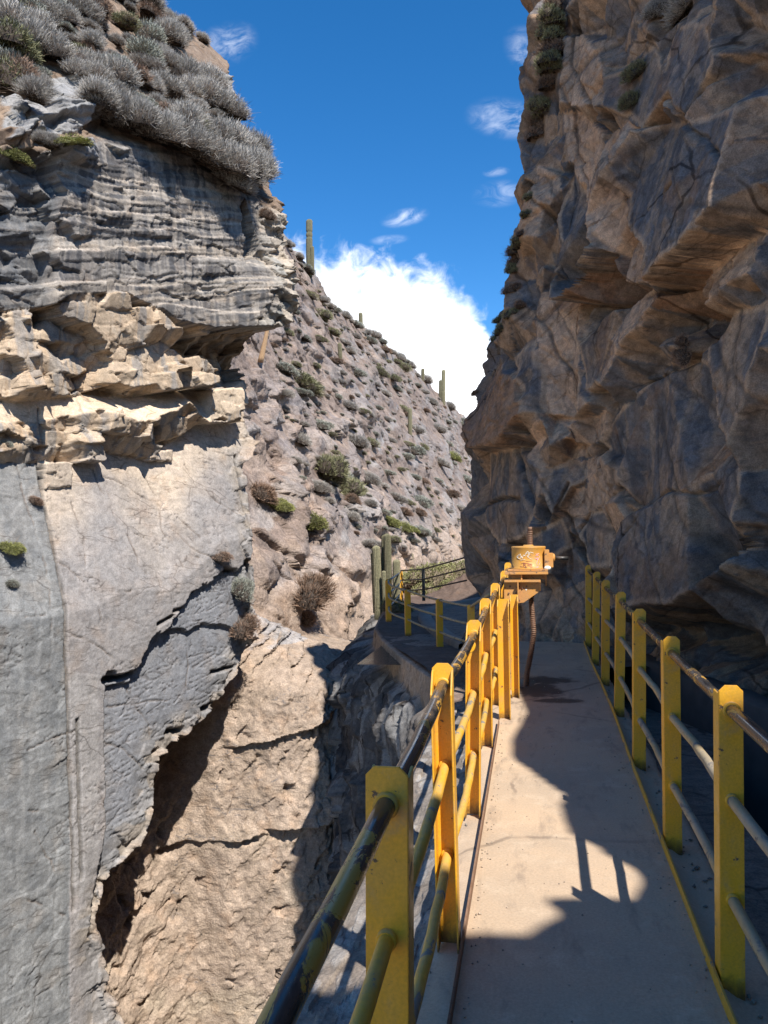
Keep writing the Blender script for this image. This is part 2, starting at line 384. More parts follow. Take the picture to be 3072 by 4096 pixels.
M['shrub'] = attr_mat('dry_shrub', 0.9, 18.0, (0.7, 1.25), 0.08)
M['cactus'] = attr_mat('cactus_skin', 0.75, 22.0, (0.7, 1.2), 0.15)
def walkway_mat():
    m, t, p = new_mat('dusty_concrete')
    tc = t.add('ShaderNodeTexCoord'); P = tc.outputs['Object']
    n1 = t.noise(P, 0.9, 6.0, 0.6, 0.5); n2 = t.noise(P, 5.0, 7.0, 0.65, 0.4); n3 = t.noise(P, 90.0, 4.0, 0.7); n4 = t.noise(t.mapping(P, (3.0, 0.8, 1)), 2.2, 6.0, 0.7, 0.3)
    c = t.mix(t.maprange(n1, 0.35, 0.68), (0.53, 0.385, 0.255, 1), (0.43, 0.33, 0.235, 1))
    c = t.mix(t.maprange(n2, 0.5, 0.72, 0, 0.55), c, (0.58, 0.455, 0.325, 1))
    c = t.mix(t.maprange(n4, 0.52, 0.70, 0, 0.55), c, (0.24, 0.185, 0.14, 1))
    c = t.mix(1.0, c, t.maprange(n3, 0.3, 0.7, 0.84, 1.12, False), 'MULTIPLY')
    sp = t.add('ShaderNodeSeparateXYZ'); t.link(P, sp.inputs[0])
    wet = None                                                     # grease stains round the foot of the gate screw
    for (x, y, rx, ry) in ((0.06, 8.35, 0.30, 0.45), (0.24, 7.85, 0.28, 0.16), (0.14, 8.9, 0.36, 0.28)):
        a = t.math('DIVIDE', t.math('SUBTRACT', sp.outputs[0], x), rx); b = t.math('DIVIDE', t.math('SUBTRACT', sp.outputs[1], y), ry)
        r = t.math('SQRT', t.math('ADD', t.math('MULTIPLY', a, a), t.math('MULTIPLY', b, b)))
        k = t.maprange(t.math('SUBTRACT', t.math('ADD', 1.0, t.math('MULTIPLY', t.math('SUBTRACT', n2, 0.5), 1.6)), r), 0.0, 0.45, 0, 0.8)
        wet = k if wet is None else t.math('MAXIMUM', wet, k)
    c = t.mix(wet, c, (0.055, 0.038, 0.028, 1))
    cr = t.add('ShaderNodeTexVoronoi'); cr.feature = 'DISTANCE_TO_EDGE'; cr.inputs['Scale'].default_value = 0.55
    t.link(t.mapping(t.mix(0.1, P, t.noise(P, 3.0, 5.0, 0.6, 0, 1)), (1.3, 0.8, 1)), cr.inputs['Vector'])
    ck = t.math('MULTIPLY', t.maprange(cr.outputs['Distance'], 0.002, 0.012, 1.0, 0.0), t.maprange(n1, 0.45, 0.6))
    c = t.mix(t.math('MULTIPLY', ck, 0.55), c, (0.12, 0.09, 0.07, 1))
    t.link(c, p.inputs['Base Color']); p.inputs['Roughness'].default_value = 0.88; p.inputs['Specular IOR Level'].default_value = 0.2
    bump(t, p, t.math('ADD', t.math('ADD', n2, t.math('MULTIPLY', n3, 0.35)), t.math('MULTIPLY', ck, -0.6)), 0.5, 0.006)
    return m
M['walkway'] = walkway_mat()
def concrete_mat():
    m, t, p = new_mat('grey_concrete'); tc = t.add('ShaderNodeTexCoord'); P = tc.outputs['Object']
    n1 = t.noise(P, 1.5, 6.0, 0.6, 0.4); n2 = t.noise(P, 14.0, 7.0, 0.68); n3 = t.noise(t.mapping(P, (5, 5, 0.6)), 3.0, 5.0, 0.6)
    c = t.mix(t.maprange(n1, 0.35, 0.65), (0.27, 0.24, 0.21, 1), (0.36, 0.30, 0.24, 1))
    c = t.mix(t.maprange(n3, 0.5, 0.75, 0, 0.6), c, (0.15, 0.13, 0.12, 1))
    c = t.mix(1.0, c, t.maprange(n2, 0.3, 0.7, 0.75, 1.15, False), 'MULTIPLY')
    t.link(c, p.inputs['Base Color']); p.inputs['Roughness'].default_value = 0.9
    bump(t, p, t.math('ADD', n2, n1), 0.6, 0.012)
    return m
M['concrete'] = concrete_mat()
def water_mat():
    m, t, p = new_mat('canal_water'); tc = t.add('ShaderNodeTexCoord'); P = tc.outputs['Object']
    p.inputs['Base Color'].default_value = (0.05, 0.055, 0.05, 1); p.inputs['Roughness'].default_value = 0.06; p.inputs['IOR'].default_value = 1.33
    n = t.noise(t.mapping(P, (0.7, 2.6, 1)), 6.0, 4.0, 0.6, 0.6)
    bump(t, p, n, 1.0, 0.35)
    return m
M['water'] = water_mat()

# ------------------------------------------------------------------ rock walls
class Wall:
    """a rock face swept along a plan curve: s runs along it, z up, D pushes out along the plan normal"""
    def __init__(w, curve, ss, zz, flip=1.0):
        c = np.asarray(curve, float); L = np.concatenate([[0], np.cumsum(np.hypot(*np.diff(c, axis=0).T))])
        w.c, w.L, w.ss, w.zz = c, L, np.asarray(ss), np.asarray(zz)
        w.X = np.interp(w.ss, L, c[:, 0]); w.Y = np.interp(w.ss, L, c[:, 1])
        tx = np.gradient(w.X, w.ss); ty = np.gradient(w.Y, w.ss); k = max(3, int(len(ss) * 0.03)) | 1
        ker = np.hanning(k + 2)[1:-1]; ker /= ker.sum()
        pad = lambda a: np.convolve(np.pad(a, k // 2, mode='edge'), ker, 'valid')
        tx, ty = pad(tx), pad(ty); n = np.hypot(tx, ty)
        w.NX, w.NY = ty / n * flip, -tx / n * flip
        w.S, w.Z = np.meshgrid(w.ss, w.zz, indexing='ij')
    def pos(w, D, lift=None):
        Z = w.Z if lift is None else w.Z + lift
        return np.stack([w.X[:, None] + w.NX[:, None] * D, w.Y[:, None] + w.NY[:, None] * D, Z], -1)
    def set_map(w, D, step=None):
        a = max(1, len(w.ss) // 110) if step is None else step; b = max(1, len(w.zz) // 160) if step is None else step
        w.mi = np.unique(np.r_[np.arange(0, len(w.ss), a), len(w.ss) - 1]); w.mj = np.unique(np.r_[np.arange(0, len(w.zz), b), len(w.zz) - 1])
        P = w.pos(D)[np.ix_(w.mi, w.mj)]; n, m = P.shape[:2]
        w.mP = P; F = grid_faces(n, m)
        w.bvh = BVHTree.FromPolygons([tuple(p) for p in P.reshape(-1, 3)], [tuple(int(i) for i in f) for f in F]); w.mm = m
    def hit(w, px, py):
        d = ray(px, py); h = w.bvh.ray_cast(Vector(CAM), Vector(d))
        if h[0] is None: return None
        i, j = divmod(h[2], w.mm - 1); q = np.array(h[0])
        a = w.mP[i, j]; e = w.mP[i + 1, j] - a; f = w.mP[i, j + 1] - a; g = q - a
        A = np.array([[e @ e, e @ f], [e @ f, f @ f]]); B = np.array([g @ e, g @ f]); x = np.linalg.solve(A + np.eye(2) * 1e-12, B)
        s = w.ss[w.mi[i]] + x[0] * (w.ss[w.mi[i + 1]] - w.ss[w.mi[i]]); z = w.zz[w.mj[j]] + x[1] * (w.zz[w.mj[j + 1]] - w.zz[w.mj[j]])
        return s, z, q, np.array(h[1])
    def sz(w, pts):
        r = []
        for p in pts:
            h = w.hit(*p)
            if h is not None: r.append((h[0], h[1]))
        return r
    def jitter(w, P, D, amp, f=2.5, g=3.5, seed=900):
        """shove the surface sideways too, by a noise that varies with how far it stands out, so that risers break up"""
        S, Z = w.S, w.Z
        a = fbm(S * f + g * D, Z * f + 0.7 * g * D, seed, 4) * amp; b = fbm(S * f - g * D + 9, Z * f - 0.6 * g * D, seed + 1, 4) * amp
        P[..., 0] += -w.NY[:, None] * a; P[..., 1] += w.NX[:, None] * a; P[..., 2] += b
        return P
    def build(w, name, D, col, mat, lift=None, jit=0.0):
        P = w.pos(D, lift); n, m = P.shape[:2]
        if np.any(jit): P = w.jitter(P, D, jit)
        return link_mesh(name, raw_mesh(name, P.reshape(-1, 3), grid_faces(n, m), col.reshape(-1, 3)), mat)
def lerp(a, b, t): return np.asarray(a) * (1 - t[..., None]) + np.asarray(b) * t[..., None]
def paint(col, mask, c):
    col[...] = lerp(col, np.broadcast_to(np.asarray(c, float), col.shape), np.clip(mask, 0, 1)) if np.ndim(c) == 1 else col * (1 - mask[..., None]) + c * mask[..., None]

def strata(S, Z, seed, thick, dip, amp, warp=0.15, w_block=(0.5, 2.2)):
    """beds of uneven thickness; every bed breaks along its length into blocks standing out more or less"""
    r = np.random.default_rng(seed)
    q = Z + dip * S + warp * fbm(S * 0.35, Z * 0.5, seed, 3)
    edges = np.cumsum(r.uniform(0.35, 1.7, 1600) * thick) + q.min() - 1
    k = np.searchsorted(edges, q); lo = edges[np.clip(k - 1, 0, 1599)]; hi = edges[np.clip(k, 0, 1599)]
    f = np.clip((q - lo) / (hi - lo + 1e-9), 0, 1)
    wd = w_block[0] + (w_block[1] - w_block[0]) * hashf(k, k * 0, 7, seed)
    u = (S + 0.12 * fbm(S * 1.5, Z * 1.5, seed + 5, 2)) / wd + 50 * hashf(k, k * 0, 8, seed)
    b = np.floor(u); fb = u - b
    d = (hashf(k, b, 9, seed) - 0.5) * 2
    tiltd = (hashf(k, b, 10, seed) - 0.5) * (f - 0.5)
    joint = np.minimum(fb, 1 - fb) * wd
    bedj = np.minimum(f, 1 - f) * (hi - lo)
    return amp * (d + 0.8 * tiltd), joint, bedj, hashf(k, b, 11, seed), hashf(k, k * 0, 12, seed)

def boxblur(D, k):
    for ax in (0, 1):
        P = np.pad(D, [(k + 1, k) if a == ax else (0, 0) for a in (0, 1)], mode='edge'); c = np.cumsum(P, axis=ax, dtype=np.float64); n = 2 * k + 1
        D = (np.take(c, np.arange(n, c.shape[ax]), ax) - np.take(c, np.arange(0, c.shape[ax] - n), ax)) / n
    return D
def chisel(ss, zz, D, A, seed, blur=3, lim=1.3, crack=0.0, wid=0.03, warp=0.0):
    """replace a relief by flat faces: every cell takes the tangent plane of the relief at its own centre"""
    S, Z = np.meshgrid(ss, zz, indexing='ij'); A = np.array(A, float); Ai = np.linalg.inv(A)
    wv = warp * fbm(S * 1.1, Z * 1.1, seed + 3, 3) if warp else 0.0
    d1, e, ia, ib, dx, dy = worley(A[0, 0] * S + A[0, 1] * Z + wv, A[1, 0] * S + A[1, 1] * Z + wv, seed)
    dS = Ai[0, 0] * dx + Ai[0, 1] * dy; dZ = Ai[1, 0] * dx + Ai[1, 1] * dy
    Db = boxblur(D, blur); gS = np.gradient(Db, ss, axis=0); gZ = np.gradient(Db, zz, axis=1)
    i = np.clip(np.interp(S - dS, ss, np.arange(len(ss))), 0, len(ss) - 1).round().astype(np.int32); j = np.clip(np.interp(Z - dZ, zz, np.arange(len(zz))), 0, len(zz) - 1).round().astype(np.int32)
    out = Db[i, j] + np.clip(gS[i, j], -lim, lim) * dS + np.clip(gZ[i, j], -lim, lim) * dZ
    if crack: out = out - crack * np.exp(-(e / wid) ** 2) * (hashf(ia, ib, 8, seed) > 0.35)
    return out, hashf(ia, ib, 6, seed), e

# ================================================================== the sunlit wall across the gorge
def build_left():
    t = np.array([0.343, 0.939]); B0 = np.array([-6.2, 19.5])
    ss = np.concatenate([np.arange(-13, -8.2, 0.10), np.arange(-8.2, 1.2, 0.0235), np.arange(1.2, 6.0, 0.04)])
    c0 = B0 + t * ss[0]
    zz = np.concatenate([np.arange(-11, 11.2, 0.0235), np.arange(11.2, 19, 0.05)])
    w = Wall([c0, B0 + t * (ss[-1] + 0.1)], ss - ss[0], zz, 1.0)
    w.s0 = ss[0]
    S = w.S + ss[0]; Z = w.Z
    warpS = 0.05 * fbm(S * 1.7, Z * 1.7, 3, 4) + 0.012 * fbm(S * 11, Z * 11, 4, 3); warpZ = 0.06 * fbm(S * 1.7, Z * 1.7, 5, 4) + 0.015 * fbm(S * 11, Z * 11, 6, 3)
    w.set_map(0 * S)
    Q = lambda pts: [(a + ss[0], b) for a, b in w.sz(pts)]
    def poly(pts, jag=1.0): return in_poly(S + warpS * jag, Z + warpZ * jag, Q(pts))
    def polyj(pts, jag): return in_poly(S + warpS * jag, Z + warpZ * jag + 1.6 * (0.10 * (hashf(np.floor(S * 2.2), np.floor(S * 0), 5, 71) - 0.5) + 0.06 * (hashf(np.floor(S * 6), np.floor(S * 0), 6, 71) - 0.5)), Q(pts))
    def curve_z(pts):
        q = sorted(Q(pts)); return np.interp(S[:, :1], [a for a, b in q], [b for a, b in q])
    def curve_s(pts):
        q = sorted([(b, a) for a, b in Q(pts)]); return np.interp(Z[:1, :], [a for a, b in q], [b for a, b in q])
    # ---- large form
    z_bush = curve_z([(-700, 640), (0, 660), (170, 640), (330, 590), (650, 640), (760, 720), (930, 830), (1080, 900), (1200, 930)])
    z_over = curve_z([(-700, 1260), (0, 1250), (130, 1240), (200, 1200), (420, 1190), (560, 1260), (620, 1300), (800, 1335), (1010, 1330), (1070, 1240)])
    z_ledge = curve_z([(-700, 1640), (0, 1610), (130, 1600), (330, 1580), (480, 1590), (690, 1560), (910, 1560), (1010, 1500)])
    z_lip = curve_z([(-700, 1700), (130, 1690), (340, 1650), (500, 1700), (690, 1620), (760, 1700), (910, 1640), (1010, 1610)])
    z_foot = curve_z([(-700, 1850), (0, 1850), (150, 1850), (270, 1850), (380, 1800), (560, 1835), (700, 1760), (770, 1690), (910, 1690), (1010, 1620)])
    q3 = 0.28 * (z_foot - Z)
    D = np.where(Z < z_foot, np.clip(q3, 0, 0.75), 0.0)                    # the slab leans back towards its top
    D = D - 0.10 * np.clip(Z - z_foot, 0, 1)
    sediment, joint, bedj, bid, kid = strata(S, Z, 21, 0.15, -0.27, 0.10, 0.22, (0.4, 3.4))
    sed2, joint2, bedj2, bid2, kid2 = strata(S, Z, 33, 0.44, -0.25, 0.18, 0.3, (0.8, 4.2))
    fac, fe, fid = facets(S * 1.15 + 0.4 * Z, Z * 1.9, 44, 0.5, 0.5)
    fac2, fe2, fid2 = facets(S * 2.8 + Z, Z * 4.6, 45, 0.5, 0.5)
    grain = 0.02 * fbm(S * 6, Z * 9, 8, 4)
    # upper banded cliff stands out over a broken, recessed zone
    up = Z > z_over
    D = np.where(up, 0.62 + 0.10 * np.sin((Z - z_over) * 1.1) + sediment * smooth(0.0, 0.5, (Z - z_over)) * 0.34 + sed2 * 0.5 * (1 - smooth(0.8, 2.4, Z - z_over)) + 0.03 * fac2, D)
    prow = smooth(-3.3, -1.9, S) * up * (1 - smooth(0.75, 1.6, Z - z_over))
    D += prow * 0.55
    mid = (Z <= z_over) & (Z > z_ledge)
    D = np.where(mid, 0.05 + 0.30 * fac + 0.16 * fac2 + sediment * 0.5, D)
    blocks = [([(190, 1200), (400, 1190), (440, 1240), (530, 1240), (640, 1350), (660, 1420), (520, 1440), (340, 1420), (330, 1360), (200, 1290)], 0.62, -0.1),
              ([(390, 1400), (560, 1370), (700, 1380), (760, 1470), (680, 1580), (600, 1590), (340, 1545)], 0.50, 0.12),
              ([(560, 1480), (640, 1460), (690, 1540), (700, 1640), (660, 1600), (560, 1560)], 0.75, 0.0),
              ([(690, 1510), (745, 1500), (768, 1545), (765, 1610), (710, 1640), (680, 1580)], 0.95, 0.0),
              ([(0, 1250), (100, 1245), (115, 1420), (120, 1560), (80, 1600), (0, 1590)], 0.45, 0.2),
              ([(130, 1420), (330, 1440), (320, 1560), (140, 1580)], 0.18, 0.0),
              ([(745, 1450), (810, 1440), (810, 1560), (760, 1570)], 0.4, 0.0)]
    for p, d0, g in blocks:
        k = poly(p, 0.8); zc = np.mean([b for a, b in Q(p)])
        D = np.where(k, d0 - g * (Z - zc) + 0.07 * fac2 + sediment * 0.22, D)
    k = poly([(690, 1330), (1000, 1330), (1010, 1480), (960, 1500), (800, 1480), (740, 1420), (650, 1390)], 0.6)
    D = np.where(k, -0.75 + 0.12 * fac + 0.05 * fac2, D)
    D = np.where(poly([(805, 1490), (990, 1490), (990, 1545), (810, 1545)], .5), -0.6, D)
    k = poly([(640, 1325), (1010, 1330), (1000, 1365), (680, 1362)], .4); D = np.where(k & ~up, -0.2, D)
    # sunlit ledge: a shelf sloping out to a broken lip
    f = np.clip((z_ledge - Z) / (z_ledge - z_lip + 1e-6), 0, 1)
    led = (Z <= z_ledge) & (Z > z_lip)
    lip = (0.50 * smooth(-6.9, -5.6, S) + 0.08) * (1 - 0.9 * smooth(-2.3, -1.7, S)) * (1 + 0.25 * fbm(S * 1.3, S * 0, 60, 3))
    D = np.where(led, 0.0 + f * lip, D)
    face = (Z <= z_lip) & (Z > z_foot)
    g = np.clip((z_lip - Z) / (z_lip - z_foot + 1e-6), 0, 1)
    D = np.where(face, lip * (1 - 0.72 * g) + 0.09 * fac + 0.09 * fac2 + sed2 * 0.45, D)
    for p, d0 in (([(770, 1570), (905, 1555), (915, 1690), (770, 1700)], 0.52), ([(270, 1740), (340, 1735), (370, 1850), (280, 1850)], .42), ([(350, 1660), (410, 1640), (420, 1720), (360, 1730)], .58), ([(560, 1810), (670, 1800), (670, 1845), (570, 1845)], .2), ([(150, 1850), (270, 1850), (265, 1945), (155, 1960)], .18)):
        k = poly(p, 0.7); D = np.where(k, d0 + 0.05 * fac2, D)
    # ---- slab: cracks, steps and panels
    slab = (Z <= z_foot)
    low = smooth(0.2, 1.2, z_foot - Z)
    D += slab * (grain * 0.22 + 0.005 * fac2 + 0.007 * fac)
    step = [(-400, 2760), (-300, 2740), (430, 2690), (455, 2640), (525, 2545), (590, 2470), (640, 2420), (650, 2370), (720, 2330), (800, 2280), (870, 2260), (915, 2240), (918, 1900), (990, 1900)]
    under = slab & polyj([(310, 2720), (310, 2690), (450, 2670), (470, 2600), (520, 2530), (600, 2480), (640, 2410), (660, 2370), (720, 2330), (790, 2275), (850, 2285), (915, 2235), (918, 2700), (700, 3000), (400, 3700), (240, 3700), (310, 3300)], 0.7)
    D -= under * 0.13
    k = slab & poly([(540, 2535), (600, 2510), (640, 2505), (665, 2525), (700, 2500), (745, 2488), (800, 2492), (860, 2512), (912, 2515), (915, 2720), (700, 2960), (400, 3640), (310, 3640), (315, 2730), (430, 2720), (460, 2650)], 0.5)
    D -= k * 0.09
    k = slab & poly([(190, 2680), (310, 2690), (312, 3330), (280, 3560), (210, 3560), (200, 3000)], 0.35); D += k * 0.008
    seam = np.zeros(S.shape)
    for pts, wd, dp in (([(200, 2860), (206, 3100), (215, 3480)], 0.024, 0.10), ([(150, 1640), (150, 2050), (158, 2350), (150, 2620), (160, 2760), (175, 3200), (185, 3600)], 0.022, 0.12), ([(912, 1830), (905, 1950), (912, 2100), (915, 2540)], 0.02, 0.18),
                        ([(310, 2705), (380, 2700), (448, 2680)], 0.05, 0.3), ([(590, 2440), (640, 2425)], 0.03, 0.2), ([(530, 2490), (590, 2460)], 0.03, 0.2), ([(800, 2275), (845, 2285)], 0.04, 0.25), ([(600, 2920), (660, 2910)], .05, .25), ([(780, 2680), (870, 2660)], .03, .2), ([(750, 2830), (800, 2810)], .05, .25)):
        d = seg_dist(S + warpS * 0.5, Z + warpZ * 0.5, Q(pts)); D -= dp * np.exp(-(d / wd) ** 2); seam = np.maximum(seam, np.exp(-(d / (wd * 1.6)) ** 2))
    crack = np.zeros_like(D)
    for pts in ([(360, 1880), (380, 1980), (410, 2080), (450, 2150), (470, 2260), (500, 2290)], [(390, 1910), (500, 1960), (560, 2000), (640, 2060), (720, 2150)], [(715, 1860), (740, 1930), (800, 2010), (870, 2060)], [(610, 2100), (690, 2200), (760, 2240), (830, 2290)],
                [(155, 2240), (300, 2370), (420, 2360)], [(430, 2750), (520, 2900), (560, 3010), (640, 3080)], [(160, 2520), (260, 2560), (430, 2680)], [(320, 2940), (420, 2990), (500, 3060)], [(0, 2470), (70, 2460), (150, 2420)], [(0, 2980), (190, 2900)], [(0, 3210), (180, 3240)], [(60, 1850), (110, 2300), (90, 2650)], [(320, 2820), (600, 2790)], [(480, 2130), (620, 2210), (700, 2230)],
                [(255, 2010), (280, 2150), (260, 2300), (300, 2480)], [(560, 1900), (600, 2020), (585, 2120), (640, 2270)], [(670, 2560), (680, 2660), (672, 2760)], [(30, 3300), (120, 3480), (100, 3700)], [(0, 3560), (150, 3620)]):
        d = seg_dist(S + warpS * 1.2, Z + warpZ * 1.2, Q(pts)); br = 0.35 + 0.65 * smooth(-0.25, 0.2, fbm(S * 2, Z * 2, 77, 3)); crack = np.maximum(crack, np.exp(-(d / 0.017) ** 2) * br)
    # small flakes: short bedding-parallel nicks, dense in the lower blue panel
    nk, ne, ni, nb, _, _ = worley(S * 1.6 + 0.4 * fbm(S, Z, 90, 2), Z * 9.0 - 1.5 * S, 91)
    nick = (hashf(ni, nb, 1, 92) > 0.62) * np.exp(-(ne / 0.12) ** 2)
    nk2, ne2, ni2, nb2, _, _ = worley(S * 4.2, Z * 7.5 + S * 0.8, 93)
    nick2 = (hashf(ni2, nb2, 1, 94) > 0.72) * np.exp(-(ne2 / 0.1) ** 2)
    nick = np.maximum(nick * (0.35 + 0.65 * under), nick2 * smooth(-0.1, 0.3, fbm(S * .8, Z * .8, 95, 3)))
    D -= slab * (crack * 0.032 + nick * 0.024)
    # left column and the crevice beside it
    left = S < curve_s([(140, 400), (130, 640), (135, 900), (130, 1240), (128, 1600), (150, 1700), (158, 2350), (152, 2700), (165, 3000)])
    D += left * np.where(up, -0.38 + 0.2 * fac, np.where(slab, -0.015 + 0.015 * fac + 0.010 * fac2, 0.0))
    # ---- the eroded conglomerate under the slab
    bnd = [(1140, 1500), (1015, 1640), (985, 1760), (925, 1850), (918, 2250), (930, 2500), (890, 2650), (780, 2830), (690, 2910), (545, 3010), (540, 3190), (480, 3350), (330, 3500), (280, 3650), (300, 3800), (340, 4000), (400, 4140), (480, 4400), (1500, 5200), (1900, 3000), (1900, 1500)]
    qb = Q(bnd)
    hid = in_poly(S + warpS * 1.3, Z + warpZ * 1.3, np.array(bnd_fix(w, bnd, ss[0])))
    dist = seg_dist(S + warpS, Z + warpZ, bnd_fix(w, bnd[1:18], ss[0]))
    dl = Q([(540, 3190), (1000, 2850), (330, 3500), (1320, 2900), (400, 4096), (1250, 3900)])
    zbp = sorted(bnd_fix(w, [(280, 3650), (330, 3500), (480, 3350), (540, 3190), (690, 2910), (780, 2830), (890, 2650), (930, 2500), (1300, 2450)], ss[0]))
    zb = np.interp(S, [a for a, b in zbp], [b for a, b in zbp])
    depth = 0.15 + 2.7 * smooth(-7.0, -5.2, S) * smooth(0.9, -0.9, zb)
    face_s = 0.66 - depth * smooth(0.0, 0.30, dist) + 0.13 * np.clip(zb - Z, 0, 9) + 2.7 * smooth(-2.7, -0.2, S) * smooth(-0.3, -2.2, Z)
    ramp = 2.7 * smooth(-2.7, -0.2, S) * smooth(-0.3, -2.2, Z); T = S + 0.95 * ramp
    al, ac = 0.75 * T + 0.66 * Z, -0.66 * T + 0.75 * Z                      # along and across the ledges that rise to the right
    rug = 0.16 * fbm(al * 0.5, ac * 1.7, 102, 4) + 0.07 * ridged(al * 1.0, ac * 2.6, 107, 3) + 0.05 * fbm(T * 4.2, Z * 4.2, 103, 5) + 0.05 * facets(al * 1.6, ac * 3.6, 104)[0] + 0.03 * facets(al * 5, ac * 8, 113)[0] + 0.020 * fbm(T * 15, Z * 15, 106, 3)
    pit = np.maximum(0, fbm(al * 1.2, ac * 2.2, 105, 3) - 0.34) * 1.6
    conglo = face_s + rug - pit * smooth(0.2, 0.7, dist) - 0.05
    flaky = (Z > -1.2)
    n_fl = fbm(S, Z, 108, 3)
    layers, lj, lb, lid, lk = strata(T, Z, 110, 0.16, -0.55, 0.15, 0.25, (0.3, 1.0))
    fl = smooth(-2.2, -0.9, Z + 0.5 * n_fl); conglo = conglo * (1 - 0.4 * fl) + fl * (0.05 + layers * 0.9 + 0.13 * fac)
    # ledge line that throws the long diagonal shadow
    for pts, A_, wd in (([(1005, 3300), (1080, 3245), (1180, 3140), (1240, 3080), (1335, 2950), (1420, 2840)], 0.5, 0.55), ([(1130, 3600), (1225, 3515), (1345, 3405)], 0.4, 0.4), ([(830, 3460), (900, 3400), (1000, 3330)], 0.22, 0.3), ([(690, 3800), (790, 3650), (815, 3600)], 0.2, 0.25), ([(960, 3000), (1060, 2900), (1180, 2790), (1300, 2640)], 0.35, 0.45), ([(1150, 2870), (1220, 2790)], .25, .3), ([(1050, 3560), (1130, 3490)], .15, .2), ([(600, 3990), (680, 3930)], .2, .25)):
        dd = sorted(bnd_fix(w, pts, ss[0])); ldist = seg_dist(S + warpS, Z + warpZ, dd); zi = np.interp(S + warpS, [a for a, b in dd], [b for a, b in dd])
        onl = smooth(dd[0][0] - 0.15, dd[0][0] + 0.2, S) * smooth(dd[-1][0] + 0.15, dd[-1][0] - 0.2, S)
        conglo += 1.4 * A_ * np.exp(-(ldist / wd)) * (Z + warpZ > zi) * onl * (0.7 + 0.5 * fbm(S * 2.2, Z * 2.2, 112, 3))
    for px, py, rs, rz, dp in ((880, 3440, .30, .16, .35), (985, 3350, .22, .12, .3), (735, 3760, .14, .22, .3), (788, 3640, .10, .18, .25), (650, 3960, .16, .14, .3), (1080, 3690, .14, .12, .22), (490, 3650, .10, .25, .25), (490, 3750, .07, .14, .2), (1105, 3450, .14, .12, .2), (1150, 3280, .2, .14, .3)):
        h = bnd_fix(w, [(px, py)], ss[0])[0]; u_ = (S - h[0]) * 0.8 + (Z - h[1]) * 0.6; v_ = -(S - h[0]) * 0.6 + (Z - h[1]) * 0.8
        conglo -= dp * smooth(1.0, 0.3, np.hypot(u_ / rs + warpS * 3, v_ / rz + warpZ * 3))
    sd = np.where(hid, dist, -dist) + 0.04 * fac2 + 0.22 * fac + 0.20 * fbm(S * 1.3, Z * 1.3, 109, 4)
    brk = smooth(-0.75, -0.05, sd) * (sd < 0.3); D += slab * brk * (0.12 * fac + 0.05 * fac2 + 0.02 * facets(S * 6 + 3 * Z, Z * 8, 46)[0] - 0.04)
    kk = np.where(dist > 2.0, hid * 1.0, smooth(-0.06, 0.16, sd)); D = D * (1 - kk) + conglo * kk; hid = kk
    # overhanging underside of the slab close to its lower edge
    # ---- right-hand corner
    edge_pts = [(800, -20), (835, 130), (905, 260), (965, 500), (1030, 560), (1062, 700), (1094, 830), (1075, 950), (1065, 1100), (1078, 1250), (1015, 1340), (1000, 1480), (1015, 1640), (1010, 1850), (1010, 2100), (1050, 2300), (1150, 2430), (1300, 2560), (1420, 2700)]
    D_veg = np.where(Z > z_bush, -0.78 * (Z - z_bush) + 0.25 * fbm(S * 0.8, Z * 0.8, 120, 4) + 0.1 * np.abs(fbm(S * 3, Z * 3, 121, 3)), 0)
    veg = smooth(-0.05, 0.15, Z - z_bush)
    D = D * (1 - veg) + (0.55 + D_veg) * veg
    # rock showing between the shrubs
    w.set_map(np.where(Z > z_bush, 0.55 - 0.78 * (Z - z_bush), 0.2))
    for p, hgt in (([(60, 420), (190, 320), (290, 310), (360, 360), (330, 480), (210, 480), (100, 500)], .30), ([(130, 470), (380, 430), (420, 460), (330, 500), (280, 540), (90, 560), (80, 500)], .42), ([(0, 380), (60, 400), (75, 560), (0, 570)], .5), ([(0, 620), (100, 640), (240, 600), (330, 580), (300, 660), (0, 700)], .3), ([(760, 280), (880, 300), (925, 420), (860, 380), (790, 350)], .35), ([(360, 400), (520, 440), (540, 480), (400, 470)], .2)):
        k = poly(p, 0.8); D = np.where(k, D + hgt * (0.6 + 0.35 * fac2 + 0.3 * fac) + sediment * 1.2 + 0.5 * sed2, D)
    ch, cid, ce = chisel(ss, zz, D, [[2.0, 0.5], [-0.5, 3.2]], 160, 2, 1.6, 0.03, 0.05, 0.15)
    mk = ((mid | face) & ~led) * 0.75 + up * 0.55 * smooth(0.1, 0.4, Z - z_over) * (1 - veg) + veg * 0.75
    D = D * (1 - mk) + ch * mk
    ch2, cid2, ce2 = chisel(ss, zz, D, [[3.0, -3.0], [2.6, 2.6]], 161, 1, 1.4, 0.02, 0.06, 0.2)
    kc = 0.55 * kk * smooth(-2.4, -2.9, S); D = D * (1 - kc) + ch2 * kc
    es = curve_s(edge_pts)
    over = np.clip(S + 0.18 * fbm(Z * 1.3, S * 0.3, 130, 4) + 0.10 * sediment * 5 - es, 0, None)
    D -= 1.9 * over ** 1.05 * smooth(-2.5, -0.8, Z) + 0.0
    turn = smooth(-1.3, -0.2, S - es) * (Z > z_over) * (Z < z_bush + 0.6)
    D += turn * (0.22 * fac2 + 0.25 * fac)
    thin, tj, tb, tid, tk = strata(S, Z, 61, 0.065, -0.27, 0.022, 0.22, (0.5, 3.0)); D += up * (1 - veg) * thin * smooth(0.15, 0.5, Z - z_over)
    # vertical recess left of the corner that stays in shadow
    k = poly([(905, 840), (960, 800), (965, 1010), (905, 1080)], .5); D = np.where(k & up, D - 0.35, D)
    D += 0.008 * fbm(S * 22, Z * 26, 131, 3)
